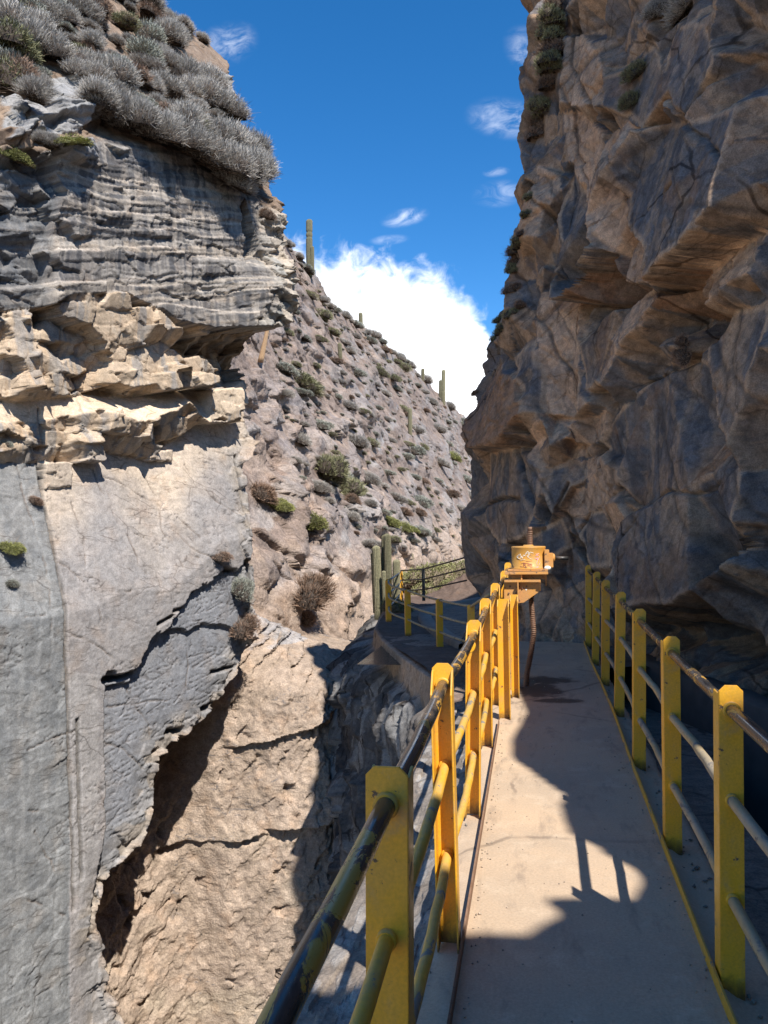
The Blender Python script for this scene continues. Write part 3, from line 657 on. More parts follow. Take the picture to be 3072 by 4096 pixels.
    # ---- colours of the rock itself
    grey = np.array([0.235, 0.225, 0.22]); blue = np.array([0.20, 0.215, 0.235]); tan = np.array([0.52, 0.40, 0.285]); dark = np.array([0.085, 0.083, 0.085]); pale = np.array([0.42, 0.40, 0.385]); sand = np.array([0.355, 0.275, 0.212]); pinkg = np.array([0.275, 0.256, 0.246])
    col = np.broadcast_to(pinkg, S.shape + (3,)).copy()
    n1 = fbm(S * 0.6, Z * 0.6, 140, 4); n2 = fbm(S * 2.4, Z * 2.4, 141, 4); stk = fbm(S * 5.5, Z * 0.28, 142, 4); stk2 = fbm(S * 14, Z * 0.7, 143, 3)
    paint(col, smooth(0.7, 0.0, (z_foot - Z) * 0.32 + n1 * 0.5) * slab, np.array([0.49, 0.40, 0.31]))
    paint(col, slab * smooth(-0.2, 0.5, n2) * 0.4, np.array([0.32, 0.275, 0.245]))
    paint(col, under * 0.9, np.array([0.215, 0.22, 0.235])); paint(col, under * smooth(0.0, 0.4, n1) * 0.5, np.array([0.27, 0.268, 0.272]))
    k = slab & poly([(190, 2680), (310, 2690), (312, 3330), (280, 3560), (210, 3560), (200, 3000)], 0.35); paint(col, k * 0.9, np.array([0.30, 0.28, 0.265]))
    paint(col, (left & slab) * 0.9, np.array([0.20, 0.203, 0.20])); paint(col, (left & slab) * smooth(-0.05, 0.25, stk) * 0.6, np.array([0.27, 0.268, 0.26])); paint(col, (left & slab) * smooth(0.05, 0.35, n2) * 0.5, np.array([0.14, 0.147, 0.152]))
    # middle, freshly broken and dusty
    mm = (Z <= z_over) & (Z > z_foot)
    paint(col, mm * 1.0, np.array([0.42, 0.325, 0.232])); paint(col, mm * smooth(-0.05, 0.22, stk + n2 * 0.4) * 0.8, np.array([0.235, 0.22, 0.205])); paint(col, led * 0.95, np.array([0.58, 0.46, 0.335])); paint(col, mm * smooth(0.15, 0.4, n2) * 0.5, np.array([0.5, 0.42, 0.33]))
    # upper beds: dark varnish with runs of pale wash
    paint(col, up * 1.0, np.array([0.165, 0.152, 0.142])); paint(col, up * smooth(0.6, 0.9, cid) * 0.7, np.array([0.27, 0.24, 0.21])); paint(col, up * smooth(0.55, 0.85, kid) * 0.7, np.array([0.32, 0.265, 0.21]))
    paint(col, up * smooth(-0.08, 0.20, stk + 0.3 * n1) * 0.85, np.array([0.075, 0.075, 0.08])); paint(col, up * smooth(0.04, 0.22, stk2) * smooth(-0.25, 0.1, -stk) * 0.3, np.array([0.43, 0.38, 0.32])); paint(col, up * smooth(0.8, 0.97, bid) * 0.5, np.array([0.34, 0.31, 0.275]))
    paint(col, up * np.exp(-(bedj2 / 0.03) ** 2) * smooth(0.5, 0.8, kid2) * 0.75, np.array([0.5, 0.43, 0.36])); paint(col, up * (1 - veg) * smooth(0.86, 0.96, tk) * 0.65, np.array([0.40, 0.345, 0.285])); paint(col, up * (1 - veg) * smooth(0.14, 0.06, tk) * 0.5, np.array([0.06, 0.058, 0.058])); paint(col, up * left * 0.6, np.array([0.13, 0.135, 0.14]))
    paint(col, turn * 0.85, np.array([0.42, 0.36, 0.29])); paint(col, turn * smooth(0.5, 0.8, fid2) * 0.7, np.array([0.24, 0.25, 0.24]))
    paint(col, brk * slab * 0.7, np.array([0.25, 0.235, 0.22])); paint(col, brk * slab * smooth(0.4, 0.7, fid2) * 0.6, np.array([0.33, 0.27, 0.205])); paint(col, hid * 1.0, sand); paint(col, hid * smooth(-0.1, 0.4, n2) * 0.6, np.array([0.30, 0.23, 0.17])); paint(col, (hid * flaky) * smooth(0.35, 0.7, lid + n1) * 0.75, np.array([0.33, 0.32, 0.32])); paint(col, (hid * flaky) * smooth(0.6, 0.9, lk) * 0.5, np.array([0.26, 0.25, 0.26])); paint(col, hid * smooth(0.1, 0.5, n1) * smooth(-2, -5, Z) * 0.5, np.array([0.41, 0.34, 0.255]))
    earth = np.array([0.20, 0.145, 0.105])
    rocky = np.zeros(S.shape)
    paint(col, veg, earth); paint(col, veg * smooth(0.1, 0.5, n2) * 0.6, np.array([0.30, 0.24, 0.19]))
    for p in ([(60, 420), (190, 320), (290, 310), (360, 360), (330, 480), (210, 480), (100, 500)], [(130, 470), (380, 430), (420, 460), (330, 500), (280, 540), (90, 560), (80, 500)], [(0, 380), (60, 400), (75, 560), (0, 570)], [(0, 620), (100, 640), (240, 600), (330, 580), (300, 660), (0, 700)], [(760, 280), (880, 300), (925, 420), (860, 380), (790, 350)], [(360, 400), (520, 440), (540, 480), (400, 470)]):
        paint(col, poly(p, 0.8) * 0.95, np.array([0.27, 0.265, 0.26]) * 1.0)
    paint(col, smooth(0.25, 0.8, crack) * slab * 0.75, np.array([0.17, 0.14, 0.12])); paint(col, slab * smooth(0.3, 0.8, nick) * 0.75, np.array([0.16, 0.15, 0.15]))
    paint(col, smooth(0.2, 0.8, seam) * slab * 0.8, np.array([0.12, 0.11, 0.10]))  # shading of the grooves painted dark into the slab colour
    w.set_map(D)
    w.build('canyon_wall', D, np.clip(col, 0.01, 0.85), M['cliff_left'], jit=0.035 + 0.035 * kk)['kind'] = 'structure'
    me = bpy.data.objects['canyon_wall'].data; me.materials.append(M['conglomerate'])
    me.polygons.foreach_set('material_index', (kk[:-1, :-1] > 0.5).astype(np.int32).ravel())
    w.z_bush = z_bush; return w
def bnd_fix(w, pts, s0):
    """trace points that leave the mapped sheet are carried on in its plane"""
    r = []
    t = np.array([0.343, 0.939, 0]); n = np.array([0.939, -0.343, 0]); b = np.array([-6.2, 19.5, 0])
    for p in pts:
        d = ray(*p); k = ((b - CAM) @ n) / (d @ n)
        if k < 0 or k > 60: k = 60
        q = CAM + d * k; r.append(((q - b) @ t, q[2]))
    return r
LEFT = build_left()

# ================================================================== the far slope behind it
def build_hill():
    hx = lambda y: -6.5 + 0.05 * (y - 44)
    ss = np.concatenate([np.arange(0, 6, 0.14), np.arange(6, 34, 0.085), 34 + np.cumsum(np.linspace(0.09, 1.5, 300))])
    zz = np.concatenate([np.arange(-12, 22, 0.062), np.arange(22, 30, 0.25)])
    w = Wall([(hx(14), 14), (hx(330), 330)], ss, zz, 1.0); S, Z = w.S, w.Z
    lean = -0.5 * np.clip(Z + 1.0, -1.5, None) - 0.12 * np.clip(Z + 2.5, None, 0)
    w.set_map(lean)
    rp = w.sz([(1069, 909), (1119, 939), (1192, 999), (1215, 1065), (1262, 1110), (1271, 1171), (1324, 1213), (1391, 1262), (1450, 1310), (1510, 1342), (1537, 1380), (1570, 1400), (1636, 1450), (1682, 1500), (1735, 1522), (1775, 1600), (1828, 1648), (1861, 1668), (1880, 1690), (1910, 1730)])
    rp = sorted(rp); zr = np.interp(S, [a for a, b in rp], [b for a, b in rp])
    n1 = fbm(S * 0.12, Z * 0.22, 200, 4); n2 = fbm(S * 0.5, Z * 0.8, 201, 4)
    layers, lj, lb, lid, lk = strata(S, Z, 210, 0.55, -0.30, 0.26, 0.8, (1.5, 7.0))
    fine, _, _, fid, fk = strata(S, Z, 211, 0.17, -0.36, 0.09, 0.4, (0.3, 1.2))
    fac, fe, fi = facets(S * 0.55, Z * 0.9, 212, 0.5, 0.5); fac2, fe2, fi2 = facets(S * 1.5, Z * 2.3, 213, 0.5, 0.5)
    crop = smooth(-0.05, 0.28, n1 + 0.5 * n2 + 0.2)                        # bare outcrops against scree
    D = lean + 0.9 * n1 + 0.35 * n2 + crop * (1.25 * layers + 0.8 * fine + 0.22 * fac + 0.05 * fac2) + 0.012 * fac2 + 0.035 * fbm(S * 2.5, Z * 3.5, 214, 4) + 0.25 * ridged(S * 0.35 + .4 * Z, Z * 0.3, 215, 3)
    h1, hk1, he1 = chisel(ss, zz, D, [[0.55, 0.2], [-0.25, 0.9]], 240, 4, 1.6, 0.05, 0.04, 0.3); h2, hk2, he2 = chisel(ss, zz, D, [[1.5, -0.4], [0.5, 2.6]], 241, 2, 1.6, 0.03, 0.06, 0.3)
    D = 0.15 * D + (0.25 + 0.3 * crop) * h1 + (0.6 - 0.3 * crop) * h2
    gul = ridged(S * 0.16 + 0.25 * Z, Z * 0.05, 216, 3); D -= 0.5 * smooth(0.78, 1.0, gul)
    D -= 2.2 * np.clip(Z - zr, 0, None)
    near = smooth(9, 4, S)
    D += near * (0.14 * fac2 + 0.1 * fac) - 3.2 * smooth(9.5, 5.0, S)
    col = np.broadcast_to(np.array([0.25, 0.195, 0.165]), S.shape + (3,)).copy()
    pk = fbm(S * 0.3, Z * 0.6, 220, 4); gs = fbm(S * 1.2, Z * 2.0, 221, 4)
    paint(col, smooth(-0.1, 0.45, pk) * 0.75, np.array([0.395, 0.31, 0.255])); paint(col, crop * smooth(0.4, 0.8, lid) * 0.8, np.array([0.275, 0.245, 0.235])); paint(col, crop * smooth(0.72, 0.95, lk) * 0.8, np.array([0.35, 0.335, 0.325])); paint(col, crop * smooth(0.8, 0.97, fi) * .6, np.array([0.20, 0.17, 0.165]))
    paint(col, smooth(0.1, 0.5, gs) * 0.4, np.array([0.36, 0.29, 0.235])); paint(col, smooth(0.5, -1.5, Z - 0.06 * S + n2) * 0.7, np.array([0.45, 0.345, 0.265])); paint(col, smooth(0.0, 0.3, n1) * smooth(22, 40, S) * 0.4, np.array([0.28, 0.25, 0.23]))
    col *= np.array([0.84, 0.82, 0.80])
    w.set_map(D); w.build('hillside', D, np.clip(col, 0.01, 0.8), M['hill'], jit=0.06)['kind'] = 'structure'
    return w
HILL = build_hill()
# ================================================================== the shaded overhanging wall beside the walkway
RCURVE = [(11, 25), (4.5, 21), (0.4, 18.2), (-0.75, 17.2), (-1.2, 16.2), (-1.1, 15.2), (-0.72, 14.1), (-0.2, 13.0), (0.3, 12.35), (0.95, 12.0), (1.3, 11.3), (1.75, 10.1), (2.3, 8.7), (2.75, 7.2), (3.05, 5.5), (3.15, 3), (3.1, 0), (3.0, -2), (2.6, -6), (2.2, -14)]
SKYLINE = [(-14, 8.5), (-6, 7.6), (-3, 7.3), (-1.55, 7.12), (-1.3, 6.95), (-1.137, 6.75), (-1.036, 6.56), (-.58, 6.23), (-.537, 6.4), (-.276, 5.92), (0, 5.62), (.338, 5.48), (.414, 5.92), (.44, 6.125), (.825, 6.21), (1.035, 6.15), (1.19, 6.48), (1.36, 6.83), (1.8, 6.9), (2.9, 6.7), (4, 6.85), (5, 7.0), (6.0, 7.2), (6.6, 7.6), (7.2, 9.6), (8, 10.4), (9, 10.5), (10.5, 10.5), (12, 10.5), (14, 12.2), (16, 14.2), (30, 15)]  # crest heights; unseen near stretch shaped so its shadow leaves the walkway's lit patch
def facet_relief(w, base, plates, s_lo, s_hi):
    """the broken wall as flat faces meeting in sharp edges: traced slabs and random blocks, triangulated in the plane of the wall"""
    from mathutils.geometry import delaunay_2d_cdt
    r = random.Random(21); ss, zz = w.ss, w.zz
    bz = lambda s, z: base[int(np.clip(np.searchsorted(ss, s), 0, len(ss) - 1)), int(np.clip(np.searchsorted(zz, z), 0, len(zz) - 1))]
    polys = []
    for p, d0, gs_, gz, kind in plates:
        q = w.sz(p)
        if len(q) < 3: continue
        q = np.array(q); zlo, zhi = q[:, 1].min(), q[:, 1].max(); sc = q[:, 0].mean()
        f = (lambda s, z, d0=d0, zhi=zhi, zlo=zlo, sc=sc, gs_=gs_: bz(s, z) + ((0.02 + 0.86 * d0 * (zhi - z) / (zhi - zlo)) if d0 > 0 else 0.75 * d0) + 0.9 * gs_ * (s - sc))
        polys.append((q, f, kind, d0))
    V = []; Dv = []; E = []; 
    def near_any(s, z, m, skip=None):
        for i, (q, f, k, d0) in enumerate(polys):
            if i == skip: continue
            if s < q[:, 0].min() - m or s > q[:, 0].max() + m or z < q[:, 1].min() - m or z > q[:, 1].max() + m: continue
            a = np.array([s]); b = np.array([z])
            if in_poly(a, b, q)[0] or seg_dist(a, b, list(map(tuple, q)) + [tuple(q[0])])[0] < m: return i
        return -1
    for i, (q, f, kind, d0) in enumerate(polys):
        pts = []
        for (a, b), (c, d) in zip(q, np.roll(q, -1, 0)):
            L = math.hypot(c - a, d - b); n = max(1, int(L / 0.32))
            for k in range(n):
                t = k / n; j = 0.0 if k == 0 else 0.045
                pts.append((a + (c - a) * t + r.uniform(-j, j), b + (d - b) * t + r.uniform(-j, j)))
        i0 = len(V)
        for k, (s, z) in enumerate(pts):
            V.append((s, z)); Dv.append(f(s, z)); E.append((i0 + k, i0 + (k + 1) % len(pts)))
        # a broken skirt just outside the edge, set back
        cen = q.mean(0)
        for s, z in pts:
            dv = np.array([s, z]) - cen; dv /= np.linalg.norm(dv) + 1e-9; g = 0.09 + 0.30 * abs(d0) * r.uniform(0.6, 1.3); a, b = s + dv[0] * g, z + dv[1] * g
            if near_any(a, b, 0.02, None) < 0: V.append((a, b)); Dv.append(bz(a, b) + r.uniform(-0.24, 0.0))
    n0 = len(V); tries = 0; cells = {}
    while tries < 9000:
        tries += 1; s, z = r.uniform(s_lo, s_hi), r.uniform(-1.5, 15.5); big = 0.22 + 0.30 * r.random() ** 2
        if s < (s_lo * 2 + s_hi) / 3: big *= 1.3
        c = (int(s / 0.5), int(z / 0.5))
        if any((s - a) ** 2 + (z - b) ** 2 < (0.5 * (big + g)) ** 2 for i in (-1, 0, 1) for j in (-1, 0, 1) for a, b, g in cells.get((c[0] + i, c[1] + j), ())): continue
        if near_any(s, z, 0.13) >= 0: continue
        cells.setdefault(c, []).append((s, z, big)); u = r.random()
        V.append((s, z)); Dv.append(bz(s, z) + (r.uniform(0.10, 0.34) if u < 0.4 else r.uniform(-0.24, 0.05)) + 0.14 * float(fbm(np.array([s * 0.7]), np.array([z * 0.7]), 381, 2)[0]))
    for s in np.linspace(s_lo - 0.5, s_hi + 0.5, 14):
        for z in (-3.2, 18.2): V.append((s, z)); Dv.append(bz(s, z))
    o = delaunay_2d_cdt([Vector(v) for v in V], E, [], 0, 1e-4)
    ov = [tuple(v) for v in o[0]]; od = []
    for k, src in enumerate(o[3]):
        if src: od.append(max(Dv[i] for i in src))
        else:
            i = near_any(ov[k][0], ov[k][1], 0.03); od.append(polys[i][1](*ov[k]) if i >= 0 else bz(*ov[k]))
    Dg = base.copy(); T = np.zeros(base.shape, dtype=np.int32); K = np.zeros(base.shape, dtype=np.int8)
    for ti, f in enumerate(o[2]):
        (x0, y0), (x1, y1), (x2, y2) = (ov[i] for i in f); a, b, c = (od[i] for i in f)
        i0, i1 = np.searchsorted(ss, min(x0, x1, x2)), np.searchsorted(ss, max(x0, x1, x2)); j0, j1 = np.searchsorted(zz, min(y0, y1, y2)), np.searchsorted(zz, max(y0, y1, y2))
        if i1 <= i0 or j1 <= j0: continue
        X, Y = np.meshgrid(ss[i0:i1], zz[j0:j1], indexing='ij'); den = (y1 - y2) * (x0 - x2) + (x2 - x1) * (y0 - y2)
        if abs(den) < 1e-12: continue
        l0 = ((y1 - y2) * (X - x2) + (x2 - x1) * (Y - y2)) / den; l1 = ((y2 - y0) * (X - x2) + (x0 - x2) * (Y - y2)) / den; l2 = 1 - l0 - l1
        m = (l0 >= -1e-9) & (l1 >= -1e-9) & (l2 >= -1e-9)
        if not m.any(): continue
        cx, cy = np.array([(x0 + x1 + x2) / 3]), np.array([(y0 + y1 + y2) / 3]); kd = 0; pid = 0
        for i, (q, g, kind, d0) in enumerate(polys):
            if in_poly(cx, cy, q)[0]: kd = {'g': 1, 't': 2, 'b': 3}[kind[0]]; pid = i + 1
        sub = Dg[i0:i1, j0:j1]; sub[m] = (l0 * a + l1 * b + l2 * c)[m]; T[i0:i1, j0:j1][m] = (100000 + pid) if pid else ti; K[i0:i1, j0:j1][m] = kd
    # ragged edges: look the relief up through a small warp
    S, Z = w.S, w.Z
    a = 0.030 * fbm(S * 3.0, Z * 3.0, 382, 4) + 0.004 * fbm(S * 13, Z * 13, 383, 3); b = 0.030 * fbm(S * 3.0, Z * 3.0, 384, 4) + 0.004 * fbm(S * 13, Z * 13, 385, 3)
    fi = np.clip(np.interp(S + a, ss, np.arange(len(ss))), 0, len(ss) - 1.001); fj = np.clip(np.interp(Z + b, zz, np.arange(len(zz))), 0, len(zz) - 1.001); i = fi.astype(int); j = fj.astype(int); u = fi - i; v = fj - j
    D = Dg[i, j] * (1 - u) * (1 - v) + Dg[i + 1, j] * u * (1 - v) + Dg[i, j + 1] * (1 - u) * v + Dg[i + 1, j + 1] * u * v
    K = K[i, j]; rim = np.clip(boxblur((K == 1) * 1.0, 5), 0, 1); rim = np.where(K == 1, np.clip(1.25 - rim * 1.25, 0, 1) * 1.6, 0)
    return D, T[i, j], K, rim
def build_right():
    c = np.array(RCURVE); L = np.concatenate([[0], np.cumsum(np.hypot(*np.diff(c, axis=0).T))])
    sy = lambda y: np.interp(-y, -c[:, 1], L)
    ss = np.concatenate([np.arange(0, sy(18), 0.12), np.arange(sy(18), sy(12.3), 0.024), np.arange(sy(12.3), sy(7.6), 0.0145), np.arange(sy(7.6), sy(-3), 0.05), np.arange(sy(-3), L[-1], 0.2)])
    zz = np.concatenate([np.arange(-3, -1, 0.08), np.arange(-1, 9.6, 0.0185), np.arange(9.6, 18, 0.034)])
    w = Wall(c, ss, zz, 1.0); S, Z = w.S, w.Z; YY = np.interp(S, L, c[:, 1])
    sil = [(1868, 2420), (1866, 2240), (1852, 2100), (1885, 2000), (1882, 1830), (1852, 1760), (1880, 1660), (1905, 1400), (1925, 1270), (1992, 1100), (2020, 1050), (2085, 950), (2108, 830), (2112, 760), (2148, 720), (2152, 600), (2170, 540), (2165, 420), (2195, 300), (2192, 170), (2212, 60), (2220, 0), (2255, -150)]
    sp = sorted([(at_y(px, py, 16.2)[2], at_y(px, py, 16.2)[0]) for px, py in sil]); zs = [a for a, b in sp]; dx = [-(b + 1.2) / 0.97 for a, b in sp]
    Dp = np.interp(Z, zs, dx); Dp = np.where(Z > zs[-1], dx[-1] - 0.2 * (Z - zs[-1]), Dp)
    far = smooth(12.2, 14.6, YY)
    near_lean = 0.015 * np.clip(Z, 0, None) + 0.12 * smooth(1.0, 4.5, Z) - 0.15 * smooth(4.5, 9, Z)
    vis = smooth(6.6, 7.8, YY); base = (Dp - 0.16 - 0.02 * np.clip(Z, 0, None) - 0.22 * np.clip(Z - 8.5, 0, None) - 0.32 * smooth(4.5, 6.3, Z) - 0.38 * smooth(6.5, 9, Z)) * far + near_lean * vis * (1 - far)
    w.set_map(base)
    wS = 0.06 * fbm(S * 1.5, Z * 1.5, 300, 4) + 0.015 * fbm(S * 10, Z * 10, 301, 2); wZ = 0.06 * fbm(S * 1.5, Z * 1.5, 302, 4) + 0.015 * fbm(S * 10, Z * 10, 303, 2)
    wa = 0.25 * fbm(S * 0.6, Z * 0.6, 305, 3)
    p1, q1 = S * 0.50 - Z * 0.87 + wa, S * 0.87 + Z * 0.50 + wa           # slabs run steeply down to the right
    p2, q2 = -S * 0.60 - Z * 0.80 + wa, S * 0.80 - Z * 0.60 - wa          # cross joints the other way
    fac, fe, fi = facets(q1 * 0.95, p1 * 0.34, 310, 0.7, 0.4, 0.9); fac2, fe2, fi2 = facets(q1 * 2.3 + 0.3 * fac, p1 * 0.8, 311, 0.8, 0.5, 0.7); fac3, fe3, fi3 = facets(q2 * 4.5, p2 * 1.9, 312, 0.8, 0.5, 0.5)
    fac4, fe4, fi4 = facets(q2 * 1.1, p2 * 0.5, 313, 0.7, 0.4, 0.8); fac5, fe5, fi5 = facets(q1 * 9, p1 * 4.2, 314, 0.8, 0.5, 0.5); fac6, fe6, fi6 = facets(q2 * 19, p2 * 9, 315, 0.8, 0.5, 0.4)
    n1 = fbm(S * 0.5, Z * 0.5, 320, 4)
    joints = np.maximum(np.exp(-(fe / 0.035) ** 2) * 0.10, np.exp(-(fe2 / 0.05) ** 2) * 0.04)
    small = 0.045 * fac2 + 0.012 * fac3 + 0.010 * fac5 + 0.007 * fac6
    D = base + vis * (0.26 * fac + 0.16 * fac4 + 0.10 * fac2 + 0.022 * fac3 + 0.014 * fac5 + 0.008 * fac6 + 0.06 * n1 - joints - 0.05)
    grey = np.zeros(S.shape); tanm = np.zeros(S.shape); brown = np.zeros(S.shape)
    z7 = lambda L_: [(1800 + x / 1.304, y / 1.304) for x, y in L_]; z8 = lambda L_: [(1800 + x / 1.304, 1200 + y / 1.304) for x, y in L_]
    #        outline, depth, slope along s, slope along z, rock kind, mode
    plates = [
        (z7([(1180, 130), (1400, 130), (1560, 300), (1530, 400), (1430, 650), (1300, 600), (1200, 540), (1165, 430)]), .50, .05, -.06, 'g'),
        (z7([(1080, 680), (1250, 640), (1420, 650), (1700, 540), (1700, 1100), (1600, 1190), (1400, 1390), (1280, 1480), (1250, 1330), (1060, 1190), (1010, 1040), (960, 930), (1000, 850)]), .78, .06, -.16, 'g'),
        (z7([(590, 210), (700, 180), (820, 300), (860, 350), (905, 560), (740, 565), (600, 560)]), .35, .0, -.1, 't'),
        (z7([(860, 420), (1100, 230), (1180, 430), (1200, 540), (1080, 680), (1000, 620), (905, 600)]), .22, -.05, -.05, 'g'),
        (z7([(590, 590), (720, 580), (840, 720), (830, 880), (690, 900), (640, 860)]), .20, 0, -.05, 't'),
        (z7([(840, 700), (990, 640), (1080, 690), (1000, 850), (960, 930), (910, 900), (850, 800)]), .55, .05, -.1, 't'),
        (z7([(590, 1170), (610, 1050), (690, 900), (760, 980), (830, 1140), (905, 1310), (850, 1420), (720, 1580), (690, 1450), (640, 1330)]), .72, .05, -.14, 'g'),
        (z7([(690, 900), (840, 760), (930, 930), (960, 1050), (1060, 1200), (1240, 1330), (1290, 1480), (1080, 1480), (1020, 1480), (930, 1330), (830, 1140)]), .34, .0, -.04, 't'),
        (z7([(720, 1590), (850, 1430), (910, 1320), (1010, 1500), (990, 1560), (880, 1580)]), -.62, 0, .1, 'b'),
        (z7([(460, 860), (600, 940), (610, 1010), (560, 1100), (500, 1080)]), .3, 0, -.1, 't'),
        (z7([(400, 980), (470, 960), (520, 1090), (500, 1260), (420, 1250), (390, 1100)]), .28, 0, -.1, 't'),
        (z7([(940, 1700), (1000, 1570), (1090, 1490), (1180, 1560), (1100, 1700), (1000, 1800)]), .42, .1, -.2, 't'),
        (z7([(1280, 1500), (1400, 1400), (1420, 1560), (1350, 1700), (1180, 1660), (1100, 1530)]), -.25, 0, .1, 'b'),
        (z7([(1400, 1400), (1560, 1270), (1690, 1200), (1690, 1420), (1500, 1560), (1420, 1660), (1390, 1560)]), .45, .0, -.1, 't'),
        (z8([(480, -30), (600, -60), (700, 0), (740, 250), (770, 500), (840, 540), (760, 620), (640, 740), (590, 770), (520, 600), (490, 350)]), .50, .03, -.10, 't'),
        (z8([(700, 0), (940, 60), (900, 250), (870, 380), (900, 450), (790, 480), (740, 250)]), .30, .1, -.1, 'g'),
        (z8([(900, 260), (960, 90), (1040, -10), (1130, -20), (1060, 150), (990, 300), (960, 440), (880, 420)]), .55, .15, -.1, 't'),
        (z8([(150, 470), (270, 330), (400, 420), (470, 600), (360, 760), (220, 775), (160, 620)]), .62, .0, -.2, 'b'),
        (z8([(340, 300), (470, 200), (520, 400), (540, 600), (480, 650), (420, 480)]), .25, 0, -.05, 'g'),
        (z8([(210, 790), (350, 780), (430, 900), (470, 1100), (430, 1230), (290, 1270), (210, 1100)]), .12, .0, .0, 'g'),
        (z8([(360, 770), (470, 740), (520, 900), (490, 1180), (440, 1000)]), .32, 0, 0, 'g'),
        (z8([(440, 700), (560, 620), (540, 700), (460, 850)]), .2, 0, -.3, 't'),
        (z8([(530, 880), (640, 830), (700, 850), (760, 930), (660, 980), (590, 1120), (530, 1010)]), .42, .0, -.12, 'g'),
        (z8([(590, 1120), (660, 990), (780, 960), (870, 1070), (760, 1110), (700, 1240), (640, 1210)]), .20, .1, -.05, 't'),
        (z8([(760, 1110), (880, 1080), (920, 1390), (800, 1400), (700, 1240)]), .24, 0, -.05, 'g'),
        (z8([(430, 1260), (520, 1180), (600, 1130), (660, 1300), (560, 1340), (560, 1430), (450, 1400)]), .22, 0, -.05, 'g'),
        (z8([(700, 850), (850, 780), (960, 830), (960, 930), (880, 1080), (780, 960)]), .30, .0, -.1, 't'),
        (z8([(650, 740), (720, 640), (860, 560), (850, 700), (780, 760), (700, 830)]), .12, .2, -.1, 't'),
        (z8([(870, 1080), (960, 940), (1050, 1080), (1030, 1240), (1060, 1480), (1110, 1620), (1030, 1640), (960, 1420), (910, 1280)]), .50, .05, -.06, 't'),
        (z8([(930, 560), (1000, 480), (1150, 350), (1300, 290), (1400, 330), (1500, 480), (1560, 650), (1640, 760), (1720, 900), (1720, 1370), (1560, 1500), (1460, 1570), (1320, 1580), (1200, 1600), (1110, 1600), (1040, 1480), (1040, 1290), (1070, 1150), (980, 930), (860, 820), (830, 740)]), .86, .02, -.05, 'gr'),
        (z8([(1380, 200), (1500, 60), (1700, 0), (1700, 760), (1600, 660), (1500, 480), (1420, 330)]), .55, .0, -.08, 'g'),
        (z8([(1480, 700), (1560, 680), (1620, 760), (1540, 900), (1440, 960), (1500, 820)]), .5, .0, -.3, 'b'),
        (z8([(1500, 1580), (1720, 1330), (1720, 1800), (1500, 1800)]), .1, .0, .05, 'g'),
    ]
    gstk = fbm(S * 3.2 + 1.0 * base, Z * 0.45, 330, 4)
    D, tri_id, kindmap, rim = facet_relief(w, base, plates, sy(17.6), sy(6.4))
    off = np.clip(D - base, -1.2, 1.2); S2, Z2 = S + 0.55 * off, Z - 1.15 * off         # detail runs on over the undersides instead of smearing
    p1, q1 = S2 * 0.50 - Z2 * 0.87 + wa, S2 * 0.87 + Z2 * 0.50 + wa; p2, q2 = -S2 * 0.60 - Z2 * 0.80 + wa, S2 * 0.80 - Z2 * 0.60 - wa
    fac2, fe2, fi2 = facets(q1 * 2.3, p1 * 0.8, 311, 0.8, 0.5, 0.7); fac3, fe3, fi3 = facets(q2 * 4.5, p2 * 1.9, 312, 0.8, 0.5, 0.5)
    fac5, fe5, fi5 = facets(q1 * 9, p1 * 4.2, 314, 0.8, 0.5, 0.5); fac6, fe6, fi6 = facets(q2 * 19, p2 * 9, 315, 0.8, 0.5, 0.4)
    joints = np.maximum(np.exp(-(fe / 0.035) ** 2) * 0.10, np.exp(-(fe2 / 0.05) ** 2) * 0.04)
    grey = (kindmap == 1) * 1.0; tanm = (kindmap == 2) * 1.0; brown = (kindmap == 3) * 1.0
    k1 = hashf(tri_id, tri_id * 0, 1, 380); k2 = hashf(tri_id, tri_id * 0, 2, 380); k3 = fi5
    D = D * vis + base * (1 - vis) + vis * (np.where(grey > 0, 0.4, 1.0) * (0.018 * fac3 + 0.014 * fac5) + 0.006 * fac6 + np.where(grey > 0, 0.0, 0.014) * fac2 - np.where(grey > 0, 0.15, 0.45) * joints)
    # cracks
    for pts, wd, dp in (([(1010, 590), (900, 650), (840, 720)], .03, .2),):
        pass
    for pts, wd, dp in ((z7([(1180, 570), (1230, 520), (1300, 590), (1410, 645), (1500, 480), (1590, 300)]), .03, .14), (z7([(1280, 1480), (1300, 1200), (1320, 1060), (1390, 980)]), .02, .08), (z7([(1600, 1190), (1640, 1000), (1659, 900)]), .03, .12), (z7([(1410, 645), (1500, 730), (1659, 830)]), .02, .08),
                        (z8([(1300, 290), (1000, 430), (960, 520)]), .05, .2), (z8([(1050, 1120), (1180, 1050), (1270, 990), (1460, 1010), (1600, 960)]), .016, .07), (z8([(1560, 660), (1659, 740)]), .03, .2), (z8([(350, 760), (400, 900), (470, 1080), (500, 1200)]), .03, .2), (z8([(200, 1080), (300, 1040), (400, 1035)]), .03, .15), (z8([(1500, 480), (1540, 620), (1640, 720)]), .03, .15), (z8([(1170, 1130), (1100, 1230), (1090, 1350)]), .016, .06), (z8([(960, 930), (1060, 1170), (1050, 1300), (1080, 1500)]), .03, .16), (z8([(640, 960), (600, 1100), (690, 1240)]), .02, .12), (z8([(700, 1200), (760, 1110), (720, 1150)]), .03, .15)):
        q = w.sz(pts)
        if len(q) > 1: D -= dp * np.exp(-(seg_dist(S + wS * 0.8, Z + wZ * 0.8, q) / wd) ** 2)
